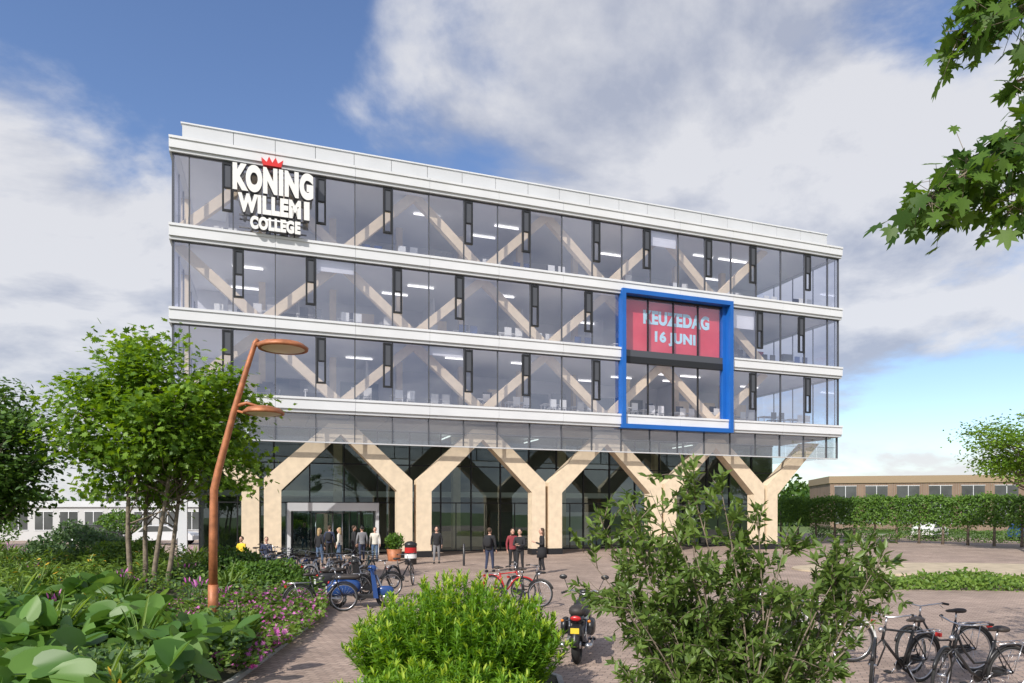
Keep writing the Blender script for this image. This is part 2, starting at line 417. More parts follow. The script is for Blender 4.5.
for k in range(20): b.box((.3+1.97*k,.3,7.28),(.3+1.97*k+1.93,5.0,7.37),M_sofit)
b.obj('soffit_panels',BLD)
g=MB(); b=MB(); GD=5.2
for i in range(20):
    a=K[i]; c=K[i+1]
    for q0,q1 in ((.08,2.95),(3.02,5.2),(5.27,7.2)):
        pane(a+.03,c-.03,q0,q1,GD,M_gglass,.004)
    b.box((a-.035,GD-.08,.0),(a+.035,GD+.1,7.2),M_black)
    b.box(((a+c)/2-.02,GD-.04,.08),((a+c)/2+.02,GD+.06,2.95),M_black)
for z in (0.02,2.95,5.2,7.18): b.box((K[0],GD-.06,z),(K[20],GD+.08,z+.07),M_black)
for xx in (K[0],K[20]):
    b.box((xx-.05,GD+.1,0.0),(xx+.05,D-.3,7.3),M_sofit)
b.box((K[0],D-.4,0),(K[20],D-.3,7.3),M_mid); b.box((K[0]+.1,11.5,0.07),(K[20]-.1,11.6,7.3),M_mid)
for s in (8,15.5,23,30.5): b.box((s,7.4,.07),(s+.5,7.9,7.3),M_timber)
b.box((K[0]+.1,8.5,3.4),(K[20]-.1,11.4,3.75),M_ceil)
b.box((13,9,.07),(18,9.6,1.1),M_timberin); b.box((24,8.6,.07),(27,9.4,2.4),M_wallin); b.box((30,10,.07),(36,10.4,3),M_wallin); b.box((19,10.4,.07),(22,10.6,2.4),M_bkgrn)
for k in range(6): b.box((3+6.0*k,6.5,7.2),(3.1+6.0*k,9,7.26),M_strip)
b.box((.15,.5,0),(.55,.9,7.3),M_white)
b.box((L-.55,D-1.2,0),(L-.15,D-.8,7.3),M_white)
g.obj('ground_floor_glass',BLD); b.obj('ground_floor_frames',BLD)
b=MB(); e0=5.2; e1=10.1; dd=GD-1.9
b.box((e0,dd,2.5),(e1,GD-.1,2.95),M_white)
b.box((e0,dd,0),(e0+.18,GD-.1,2.497),M_white); b.box((e1-.18,dd,0),(e1,GD-.1,2.497),M_white)
cx=(e0+e1)/2; cy=GD-1.0
for k in range(4):
    a=math.radians(25+90*k); 
    p=(cx+1.05*math.cos(a),cy+.85*math.sin(a)); q=(cx,cy)
    b.tube([(p[0],p[1],.05),(p[0],p[1],2.4)],.03,M_steel); b.tube([(p[0],p[1],2.38),(q[0],q[1],2.38)],.03,M_steel); b.tube([(p[0],p[1],.1),(q[0],q[1],.1)],.03,M_steel)
    b.add([(p[0],p[1],.1),(q[0],q[1],.1),(q[0],q[1],2.38),(p[0],p[1],2.38)],[(0,1,2,3)],M_gglass)
b.tube([(cx,cy,0),(cx,cy,2.5)],.05,M_steel)
for s in (e0+.25,e0+1.2,e1-1.2,e1-.3): b.box((s,dd+.1,.02),(s+.05,dd+.16,2.497),M_black)
b.box((e0+.3,dd+.12,.1),(e0+1.2,dd+.13,2.4),M_gglass); b.box((e1-1.15,dd+.12,.1),(e1-.3,dd+.13,2.4),M_gglass)
b.obj('entrance_portal',BLD)
def text_mesh(name,txt,s0,s1,z0,z1,d,ext,m,off=.03,parent=BLD,sidem=None):
    cu=bpy.data.curves.new(name,'FONT'); cu.body=txt; cu.size=1; cu.extrude=.5; cu.offset=off; cu.space_character=1.0+off*1.8; cu.space_word=.9
    o=bpy.data.objects.new(name,cu); sc.collection.objects.link(o); bpy.context.view_layer.update()
    me=bpy.data.meshes.new_from_object(o.evaluated_get(bpy.context.evaluated_depsgraph_get()))
    bpy.data.objects.remove(o); n=len(me.vertices); co=np.zeros(n*3); me.vertices.foreach_get('co',co); co=co.reshape(-1,3)
    lo,hi=co.min(0),co.max(0); q=np.zeros_like(co)
    q[:,0]=s0+(co[:,0]-lo[0])/(hi[0]-lo[0])*(s1-s0); q[:,2]=z0+(co[:,1]-lo[1])/(hi[1]-lo[1])*(z1-z0)
    q[:,1]=d-(co[:,2])*ext
    me.vertices.foreach_set('co',q.ravel()); me.materials.clear(); me.materials.append(m)
    if sidem:
        me.materials.append(sidem); me.update()
        for p in me.polygons:
            if abs(p.normal.y)<.5: p.material_index=1
    me.update(); ob=bpy.data.objects.new(name,me); sc.collection.objects.link(ob); ob.parent=parent; return ob
SG=empty('college_name_sign',(-15.9,32.0,0),TH)
text_mesh('letters_koning','KONING',2.62,6.3,17.75,19.05,-.45,.3,M_signw,.07,SG,M_signg)
text_mesh('letters_willem','WILLEM',2.85,5.72,16.75,17.65,-.45,.3,M_signw,.065,SG,M_signg)
text_mesh('letters_i','I',5.86,6.12,16.75,17.65,-.45,.3,M_signw,.065,SG,M_signg)
text_mesh('letters_college','COLLEGE',3.4,5.7,16.0,16.63,-.45,.3,M_signw,.065,SG,M_signg)
b=MB(); b.prism([(4.0,19.14),(4.8,19.14),(4.9,19.50),(4.66,19.30),(4.55,19.58),(4.4,19.30),(4.25,19.58),(4.14,19.30),(3.9,19.50)][::-1],'y',-.6,-.3,M_crown)
for z in (18.9,17.7,16.7,16.1): b.box((2.9,-.3,z),(6.0,-.22,z+.06),M_signg)
for s in (3.4,5.4): b.box((s,-.3,16.0),(s+.06,-.02,19.1),M_signg)
b.obj('crown_and_brackets',SG)
PS=empty('event_banner',(-15.9,32.0,0),TH)
b=MB(); b.box((FS+.45,.30,12.05),(FE-.65,.33,15.05),M_red); b.obj('banner_sheet',PS)
text_mesh('banner_text_top','KEUZEDAG',FS+1.6,FE-1.4,13.7,14.55,.29,.01,M_ltblue,.05,PS)
text_mesh('banner_text_bottom','16 JUNI',FS+2.4,FE-2.4,12.5,13.35,.29,.01,M_ltblue,.05,PS)
# ---------------------------------------------------------------- trees
def tree(name,loc,th,cc,cr,nc,lp,ls,lm,seed,stems=1,sig=.17,tr=.12,tm=OVAL,shell=.5):
    r=np.random.RandomState(seed); e=empty(name,loc); b=MB()
    cc=np.array(cc); cr=np.array(cr)
    st=[]
    for i in range(stems):
        a=2*math.pi*i/max(1,stems)+.6; ox=.35*math.cos(a)*(stems>1)*1.3; oy=.35*math.sin(a)*(stems>1)
        top=cc+np.array([ox*2.4,oy*2.4,cr[2]*.35])
        pts=[]
        for k in range(8):
            t=k/7; p=np.array([ox,oy,0])*(1-t)+top*t+np.array([math.sin(3*t+seed+i)*.1,math.cos(4*t+i)*.1,0])*t*(1-t)*4
            if k==0: p[2]=-.05
            pts.append(tuple(p))
        b.tube(pts,[tr*(1-.8*k/7)*(1.25 if k==0 else 1) for k in range(8)],M_bark,8); st.append(pts)
    P=[];Tn=[];N=[];S=[]
    for i in range(nc):
        d=r.normal(size=3); d/=np.linalg.norm(d); rad=r.uniform(shell,1)**.7*(.82+.25*math.sin(5*d[0]+seed)*math.cos(4*d[2]+seed))
        c=cc+d*cr*rad
        sp=st[i%stems]; tt=min(.98,max(th/ (cc[2]+cr[2]),(c[2]-cr[2]*.45)/max(.1,sp[-1][2]))); k=tt*7; k0=min(6,int(k)); q=np.array(sp[k0])*(1-(k-k0))+np.array(sp[k0+1])*(k-k0)
        mid=(q+c)/2+np.array([0,0,-.12*cr[2]*.5])+r.normal(size=3)*.1
        b.tube([tuple(q),tuple(mid),tuple(c)],[tr*.32,tr*.2,tr*.06],M_bark,5)
        n=int(lp*r.uniform(.5,1.4)); sg=cr*sig*r.uniform(.7,1.4)
        p=c+r.normal(size=(n,3))*sg*np.array([1,1,.6])
        P.append(p); o=(p-cc)/cr
        nn=r.normal(size=(n,3))*.55+np.array([0,0,.9])+o*.5; N.append(nn)
        t=r.normal(size=(n,3))*np.array([1,1,.4])+o*.6-np.array([0,0,.25]); Tn.append(t); S.append(ls*r.uniform(.6,1.25,n))
    b.obj('trunk_and_limbs',e); leaves('foliage',np.vstack(P),np.vstack(Tn),np.vstack(N),np.concatenate(S),tm,lm,e)
    return e
tree('maple_tree',(-10.9,20.5,0),1.6,(.45,0,5.05),(3.35,2.8,2.75),120,165,.17,L_tree,3,4,.125,.085,MAPLE,.25)
tree('maple_tree',(-16.4,21.0,0),1.5,(0,0,4.2),(2.6,2.3,2.6),90,190,.17,L_dark,5,1,.14,.16,OVAL,.3)
tree('maple_tree',(31.0,41,0),2.2,(0,0,6.2),(4.4,3.2,2.7),70,150,.20,L_tree,8,1,.15,.16,OVAL,.3)
def hedgebox(name,p0,p1,z0,z1,th,n,ls,lm,parent=None,rough=.12):
    p0=np.array(p0);p1=np.array(p1);d=p1-p0;Ln=np.linalg.norm(d);d=d/Ln;nn=np.array([-d[1],d[0]])
    u=NR.uniform(0,Ln,n);w=NR.uniform(-.5,.5,n)*th;h=NR.uniform(0,1,n)
    face=NR.randint(0,4,n); w=np.where(face<2,np.sign(w)*th*.5,w); h=np.where(face==2,1,h)
    wob=np.sin(u*1.7)*.08+np.sin(u*4.1)*.05
    z=z0+(z1-z0)*h+wob+NR.normal(0,rough*.5,n); w=w+NR.normal(0,rough,n)
    P=np.stack([p0[0]+d[0]*u+nn[0]*w,p0[1]+d[1]*u+nn[1]*w,z],1)
    N=np.stack([nn[0]*w*2,nn[1]*w*2,np.full(n,.5)],1)+NR.normal(size=(n,3))*.5
    return leaves(name,P,rdir(n,-.2),N,ls*NR.uniform(.6,1.3,n),OVAL,lm,parent)
e=empty('pleached_lime_hedge'); A=(24,61);Bq=(38,43)
hedgebox('foliage',A,Bq,1.45,3.4,1.1,30000,.17,L_hedge,e,.24)
b=MB()
for k in range(15):
    t=k/14; x=A[0]+(Bq[0]-A[0])*t; y=A[1]+(Bq[1]-A[1])*t
    b.tube([(x,y,0),(x+.03,y,1.2),(x,y,2.6)],[.10,.08,.05],M_bark,6)
b.obj('trunks',e)
hedgebox('clipped_low_hedge',(28,64),(44,46),0,.9,.8,9000,.14,L_dark)
hedgebox('groundcover_strip',(10.6,23.0),(26,21.5),-.1,.3,1.8,14000,.12,L_mix)
b=MB(); b.prism([(19+ -7*math.cos(a)*1.0,29+3.2*math.sin(a)) for a in [2*math.pi*k/40 for k in range(40)]],'z',0.0,.07,M_sand); b.obj('gravel_island')
def mass(name,pts,n,ls,lm,seed=1):
    r=np.random.RandomState(seed); P=[]
    for (x,y,rx,h) in pts:
        m=n; d=r.normal(size=(m,3)); d/=np.linalg.norm(d,axis=1)[:,None]; d*= (r.uniform(.5,1,m)**.5)[:,None]
        s=1+.25*np.sin(d[:,0]*7+x)*np.cos(d[:,2]*6)
        P.append(np.stack([x+d[:,0]*rx*s,y+d[:,1]*rx*s,h*.5+d[:,2]*h*.5*s],1))
    P=np.vstack(P); k=len(P); return leaves(name,P,rdir(k),rdir(k,.8),ls*r.uniform(.6,1.3,k),OVAL,lm)
pts=[(R.uniform(-110,-45),R.uniform(85,110),R.uniform(4,7),R.uniform(4,7)) for _ in range(16)]+[(R.uniform(40,120),R.uniform(95,120),R.uniform(4,7),R.uniform(5,8)) for _ in range(14)]
mass('distant_trees',pts,900,.9,L_dark)
mass('distant_garden_trees',[(-37,47,2.6,3.4),(-40,45,2.4,3.6),(-30,52,1.5,2.4)],2200,.22,L_hedge,4)
M_brick=gmat('brown_brick',(.24,.16,.11),(.19,.125,.09),(.24,.21,.18),3,.5,.25,.1,.5)
def lowbuilding(name,loc,rz,w,dp,h,wallm,fasc,nwin,fh=.5):
    e=empty(name,loc,rz); b=MB(); b.box((0,0,0),(w,dp,h-fh),wallm); b.box((-.15,-.15,h-fh+.002),(w+.15,dp+.15,h),fasc); b.obj('walls_and_roof_edge',e)
    b=MB(); q=w/nwin
    for i in range(nwin):
        a=i*q+.15*q; c=(i+1)*q-.15*q
        b.box((a,-.02,.9),(c,.05,h-fh-.4),M_dark); b.box((a-.06,-.05,.84),(c+.06,-.022,.9),M_white); b.box((a-.06,-.05,h-fh-.4),(c+.06,-.022,h-fh-.34),M_white)
        b.box(((a+c)/2-.03,-.05,.9),((a+c)/2+.03,-.022,h-fh-.4),M_white)
    b.obj('windows',e); return e
lowbuilding('low_school_hall',(-52,56,0),math.radians(4),28,10,3.3,mat('light_grey_render',(.5,.5,.5),.7),M_silver,14)
lowbuilding('grey_annex',(-42,70,0),math.radians(4),20,10,5.2,mat('grey_cladding',(.35,.36,.38),.6),M_silver,8)
lowbuilding('brick_school_wing',(41,88,0),math.radians(-12),44,12,6.9,M_brick,mat('brown_fascia',(.30,.22,.14),.7),12,.9)
# ---------------------------------------------------------------- beds and plants
def inpoly(x,y,poly):
    n=len(poly); c=np.zeros(len(x),bool); j=n-1
    for i in range(n):
        xi,yi=poly[i];xj,yj=poly[j]
        k=((yi>y)!=(yj>y))&(x<(xj-xi)*(y-yi)/(yj-yi+1e-9)+xi); c^=k; j=i
    return c
def bed(name,poly):
    b=MB(); b.prism(poly,'z',0.0,.06,M_soil); 
    n=len(poly)
    for i in range(n):
        p=Vector((*poly[i],0));q=Vector((*poly[(i+1)%n],0)); d=(q-p).normalized(); w=Vector((-d.y,d.x,0))*.04
        b.add([p-w,q-w,q+w,p+w,*(v+Vector((0,0,.08)) for v in (p-w,q-w,q+w,p+w))],[(0,3,2,1),(4,5,6,7),(0,1,5,4),(1,2,6,5),(2,3,7,6),(3,0,4,7)],M_conc)
    return b.obj(name)
LB=[(-4.0,4),(-4.1,10),(-4.3,13),(-4.5,15.5),(-5.3,19.2),(-7.6,21.5),(-10.5,27),(-14,31),(-32,34),(-32,4)]
bed('garden_bed',LB)
def scatter(name,poly,n,hf,ls,tm,mats,probs=None,up=.8,tz=.5,tup=0):
    xs=[p[0] for p in poly];ys=[p[1] for p in poly]
    x=NR.uniform(min(xs),max(xs),n*3);y=NR.uniform(min(ys),max(ys),n*3); k=inpoly(x,y,poly)
    x=x[k][:n];y=y[k][:n];n=len(x)
    h=hf(x,y); z=h*NR.uniform(.25,1,n)**.5
    P=np.stack([x,y,z],1); t=NR.normal(size=(n,3)); t[:,2]*=tz; t[:,2]+=tup
    N=NR.normal(size=(n,3))*.5; N[:,2]+=up
    mi=None
    if probs is not None: mi=NR.choice(len(mats),n,p=probs)
    return leaves(name,P,t,N,ls*NR.uniform(.55,1.25,n),tm,mats,None,mi)
bump=lambda x,y:(np.sin(x*1.3+y*.7)*np.cos(y*1.1-x*.5)+np.sin(x*2.9+1)*np.sin(y*2.3)*.6)
far=[(-5.2,19.0),(-7.6,21.4),(-10.5,26.9),(-14,30.8),(-31,33.6),(-31,14),(-8,14)]
scatter('perennial_border',far,34000,lambda x,y:.60+.30*bump(x,y),.13,OVAL,[L_mix,L_mixb],[.6,.4])
scatter('fern_clump',[(-16,15),(-11,15),(-11,26),(-20,26)],9000,lambda x,y:.95+.3*bump(x*1.4,y),.2,NARR,[L_mix,L_yel],[.97,.03])
def clumps(name,poly,n,per,h,ls,tm,mats,probs,rad=.25,seed=3):
    r=np.random.RandomState(seed); xs=[p[0] for p in poly];ys=[p[1] for p in poly]
    x=r.uniform(min(xs),max(xs),n*4);y=r.uniform(min(ys),max(ys),n*4);k=inpoly(x,y,poly);x=x[k][:n];y=y[k][:n];n=len(x)
    X=np.repeat(x,per);Y=np.repeat(y,per);H=np.repeat(h*r.uniform(.6,1.2,n),per);m=len(X)
    t=r.uniform(0,1,m); a=r.uniform(0,6.283,m); q=rad*t*r.uniform(.2,1,m)
    P=np.stack([X+q*np.cos(a),Y+q*np.sin(a),H*t*.8],1)
    T=np.stack([np.cos(a)*.5,np.sin(a)*.5,r.uniform(.4,1.3,m)],1); N=np.stack([-np.cos(a),-np.sin(a),np.full(m,.6)],1)+r.normal(size=(m,3))*.3
    return leaves(name,P,T,N,ls*r.uniform(.6,1.2,m),tm,mats,None,(r.uniform(size=m)<probs).astype(int)*(t>.8))
clumps('tall_grass_clumps',far,70,90,.9,.6,BLADE,[L_mix,L_yel],.0,.2)
clumps('flowering_perennials',far,90,70,1.0,.17,NARR,[L_mixb,L_pink],.5,.3,5)
geo=[(-3.85,10.2),(-4.25,15.5),(-5.1,19.2),(-8.2,20.5),(-9,15),(-6,12.3),(-5.2,11)]
scatter('geranium_groundcover',geo,27000,lambda x,y:.34+.12*bump(x*1.5,y*1.5),.085,MAPLE,[L_mix,L_pink],[.84,.16])
near=[(-3.95,6.6),(-4.0,10),(-4.5,12.0),(-6.3,13.0),(-9,16),(-16,17),(-16,6.6)]
scatter('broad_leaf_butterbur',near,1900,lambda x,y:.76+.26*bump(x,y),.38,HEART,L_big,up=.9,tz=.45)
scatter('garden_underplanting',near,30000,lambda x,y:.62+.26*bump(x*1.3,y*1.2+1),.11,OVAL,[L_mix,L_mixb],[.5,.5])
clumps('iris_leaf_clumps',near,34,60,.85,.55,BLADE,[L_mix,L_yel],.0,.2,9)
clumps('flowering_perennials',near,40,110,1.0,.13,NARR,[L_mix,L_yel],.12,.3,15)
def round_bush(name,c,r,n,ls,lm,tm=OVAL):
    d=nrm(NR.normal(size=(n,3))); d[:,2]=np.abs(d[:,2]); s=NR.uniform(.6,1,n)**.4*(1+.12*np.sin(d[:,0]*6+c[0])*np.cos(d[:,1]*5))
    P=np.array(c)+d*s[:,None]*np.array(r)
    return leaves(name,P,rdir(n,.3),d+NR.normal(size=(n,3))*.5+np.array([0,0,.4]),ls*NR.uniform(.6,1.3,n),tm,lm)
round_bush('round_shrub',(-7.3,20.4,0),(1.5,1.0,1.05),5000,.11,L_hedge)
round_bush('round_shrub',(-9.2,22.5,0),(1.3,1.1,1.3),4000,.12,L_dark)
round_bush('round_shrub',(-13.5,24,0),(1.8,1.2,1.5),5000,.13,L_mix)
round_bush('round_shrub',(-16.5,26,0),(2.2,1.4,2.0),6000,.14,L_mixb)
def stembush(name,c,rx,ry,h,ns,nl,ls,mats,seed=2):
    r=np.random.RandomState(seed); P=[];Tn=[];N=[];S=[];MI=[]; b=MB(); e=empty(name)
    for i in range(ns):
        a=r.uniform(0,6.283); q=math.sqrt(r.uniform(0,1)); bx=c[0]+rx*.75*q*math.cos(a); by=c[1]+ry*.75*q*math.sin(a)
        hh=h*(1-.42*q**2.2)*r.uniform(.72,1.08); tx=c[0]+rx*1.1*q*math.cos(a)+r.normal()*.06; ty=c[1]+ry*1.1*q*math.sin(a)+r.normal()*.06
        b.tube([(bx,by,.05),((bx*.6+tx*.4),(by*.6+ty*.4),hh*.5),(tx,ty,hh)],[.008,.006,.003],L_bush,4)
        t=r.uniform(.12,1,nl)**.8; px=bx*(1-t)+tx*t; py=by*(1-t)+ty*t; pz=hh*t+.02
        an=r.uniform(0,6.283,nl); el=r.uniform(.0,.9,nl)+.5*(t>.92)
        dv=np.stack([np.cos(an)*np.cos(el),np.sin(an)*np.cos(el),np.sin(el)],1)
        P.append(np.stack([px,py,pz],1)); Tn.append(dv); nn=np.stack([-np.cos(an)*np.sin(el),-np.sin(an)*np.sin(el),np.cos(el)],1)+r.normal(size=(nl,3))*.25
        N.append(nn); S.append(ls*r.uniform(.7,1.25,nl)); MI.append((t>.95).astype(int)*(r.uniform()<.55))
    b.obj('stems',e); leaves('foliage',np.vstack(P),np.vstack(Tn),np.vstack(N),np.concatenate(S),NARR,mats,e,np.concatenate(MI))
CB=[(-2.3,5.5),(-2.15,10.3),(-1.5,11.0),(.2,11.0),(.7,10.2),(.75,5.5)]
bed('shrub_bed',CB)
stembush('spurge_bush',(-.72,9.2,0),1.33,1.15,1.58,560,78,.10,[L_bush,L_tip])
stembush('spurge_bush',(-.8,7.4,0),1.2,.9,.85,280,50,.095,[L_bush,L_tip],seed=5)
def openshrub(name,c,targets,seed,ls=.075,lm=L_shrub,nl=46,tw=14,drop=.0,twl=.42):
    r=np.random.RandomState(seed); e=empty(name); b=MB(); P=[];Tn=[];N=[];S=[]
    for (tx,ty,tz) in targets:
        o=np.array([c[0]+r.normal()*.15,c[1]+r.normal()*.15,0.0]); tp=np.array([tx,ty,tz]); mid=o*.5+tp*.5+np.array([(o[0]-tx)*.18,0,tz*.12])
        pts=[(1-t)**2*o+2*t*(1-t)*mid+t*t*tp for t in np.linspace(0,1,9)]
        b.tube([tuple(p) for p in pts],[.015*(1-.85*k/8) for k in range(9)],M_bark,5)
        for k in range(tw):
            t=r.uniform(.22,1)**.85; i=min(7,int(t*8)); f=t*8-i; q=pts[i]*(1-f)+pts[i+1]*f
            dr=(tp-o)/np.linalg.norm(tp-o)*.8+r.normal(size=3)*.65; dr/=np.linalg.norm(dr); ln=twl*r.uniform(.5,1.2)*(1.15-.5*t)
            en=q+dr*ln+np.array([0,0,-drop*ln]); b.tube([tuple(q),tuple((q+en)/2+np.array([0,0,.02])),tuple(en)],[.004,.003,.0015],M_bark,4)
            u=r.uniform(.1,1,nl//2); pp=q[None]*(1-u[:,None])+en[None]*u[:,None]
            d=dr[None]*.7+r.normal(size=(len(u),3))*.75; P.append(pp); Tn.append(d); nn=r.normal(size=(len(u),3))*.5; nn[:,2]+=.8; N.append(nn); S.append(ls*r.uniform(.6,1.3,len(u)))
    b.obj('branches',e); leaves('foliage',np.vstack(P),np.vstack(Tn),np.vstack(N),np.concatenate(S),LANC,lm,e)
rr=np.random.RandomState(12)
tg=[(1.25,5.1,2.98),(1.05,5.2,2.7),(1.5,4.9,2.7),(.66,5.2,2.5),(1.8,5.0,2.5),(.85,4.8,2.45),(2.1,5.1,2.35),(.52,5.0,2.25),(2.4,5.2,2.1),(2.75,5.1,2.15),(1.35,5.3,2.8),(1.1,4.8,2.5),(.95,5.4,2.6),(.6,5.3,2.0)]
tg+=[(rr.uniform(.75,2.7),rr.uniform(4.5,5.8),rr.uniform(1.3,2.35)) for _ in range(50)]
openshrub('willow_leaf_shrub',(1.6,5.1),tg,3,ls=.078,nl=46,tw=17,twl=.38)
bed('shrub_bed',[(.85,4.2),(.8,6.4),(2.9,6.6),(3.1,4.2)])
e=empty('maple_tree'); b=MB()
b.tube([(8.2,6.0,-.05),(8.1,6.0,1.5),(8.0,6.05,3.2),(7.6,6.0,5.0),(7.4,6.0,7.5),(7.3,6,9)],[.26,.2,.17,.14,.1,.04],M_bark,10)
P=[];Tn=[];N=[];S=[]; r=np.random.RandomState(4)
def twig(pts,n,ls,spread=.12,hang=.5):
    pts=[np.array(p) for p in pts]; b.tube([tuple(p) for p in pts],[.02*(1-.75*k/(len(pts)-1)) for k in range(len(pts))],M_bark,5)
    for i in range(n):
        t=r.uniform(.05,1)*(len(pts)-1); k=min(len(pts)-2,int(t)); q=pts[k]*(1-t+k)+pts[k+1]*(t-k)
        o=r.normal(size=3)*spread; o[2]-=spread*.4; p=q+o; b.tube([tuple(q),tuple(p)],[.003,.002],M_bark,3)
        P.append(p); dr=(pts[-1]-pts[0]); dr/=np.linalg.norm(dr); d=dr*.6+r.normal(size=3)*.5; d[2]-=hang; Tn.append(d); nn=r.normal(size=3)*.6+np.array([0,-.2,.7]); N.append(nn); S.append(ls*r.uniform(.6,1.25))
b.tube([(7.6,6,5.0),(6.2,5.6,5.9),(4.9,5.2,6.1),(4.2,5.1,6.0)],[.1,.07,.045,.03],M_bark,7)
b.tube([(8.0,6.05,4.4),(6.4,5.6,5.4),(5.0,5.2,5.75),(4.2,5.1,5.55)],[.08,.05,.04,.025],M_bark,7)
twig([(4.3,5.1,5.6),(3.8,5.0,5.3),(3.3,4.95,5.0),(2.88,4.9,4.70)],210,.13,.11,.35)
twig([(4.3,5.1,5.5),(3.95,5.2,5.2),(3.5,5.2,4.95),(3.1,5.1,4.9)],190,.13,.12,.35)
twig([(4.4,5.1,5.4),(4.0,5.0,5.0),(3.6,5.0,4.75)],130,.13,.11,.4)
twig([(4.3,5.1,5.7),(3.95,5.0,5.45),(3.5,5.0,5.25)],90,.125,.09,.4)
twig([(4.2,5.1,5.95),(3.95,5.0,5.8),(3.62,5.0,5.66)],60,.125,.08,.4)
twig([(4.3,5.1,6.4),(3.9,5.0,6.3),(3.5,5,6.15),(3.25,5,6.0)],150,.13,.11,.5)
twig([(4.3,5.1,6.6),(3.9,5.0,6.5),(3.35,5,6.35)],140,.13,.11,.4)
for i in range(90):
    c=np.array([7.3,6.2,7.0])+r.normal(size=3)*np.array([1.5,1.6,1.3])
    if c[0]<.72*c[1]+1.2: continue
    twig([(7.5,6,6.5),tuple((np.array([7.5,6,6.5])+c)/2+[0,0,.2]),tuple(c)],26,.16,.3,.3)
b.obj('trunk_and_limbs',e); leaves('foliage',np.array(P),np.array(Tn),np.array(N),np.array(S),MAPLE,leafmat('near_maple_leaves',(.03,.08,.012),(.12,.22,.03),.45),e)
# ---------------------------------------------------------------- street lamp
b=MB()
b.tube([(0,0,0),(0,0,.9)],.11,M_corten,14)
b.tube([(0,0,.9),(.0,0,2.0),(.02,0,3.0),(.12,0,3.45),(.45,0,4.7),(.75,0,5.7),(.93,0,6.25),(.99,0,6.33)],[.095,.09,.085,.08,.07,.06,.055,.04],M_corten,14)
def disc(cx,cy,cz,r):
    b.lathe((cx,cy,cz),[(0.0,.14),(r*.35,.13),(r*.8,.08),(r,.0),(r*.98,-.05),(r*.85,-.045)],M_corten,28); b.lathe((cx,cy,cz),[(r*.85,-.04),(r*.4,-.09),(0.001,-.10)],M_lampglass,28)
disc(1.55,0,6.15,.54); disc(1.12,0,4.72,.44)
b.tube([(.93,0,6.2),(1.2,0,6.29),(1.55,0,6.24)],[.05,.045,.03],M_corten,8)
b.tube([(.50,0,4.85),(.75,0,4.92),(1.12,0,4.80)],[.045,.035,.03],M_corten,8)
b.tube([(.50,0,4.75),(.85,0,4.66),(1.12,0,4.70)],[.03,.025,.02],M_corten,8)
b.obj('street_lamp',None,(-6.61,15.1,0))
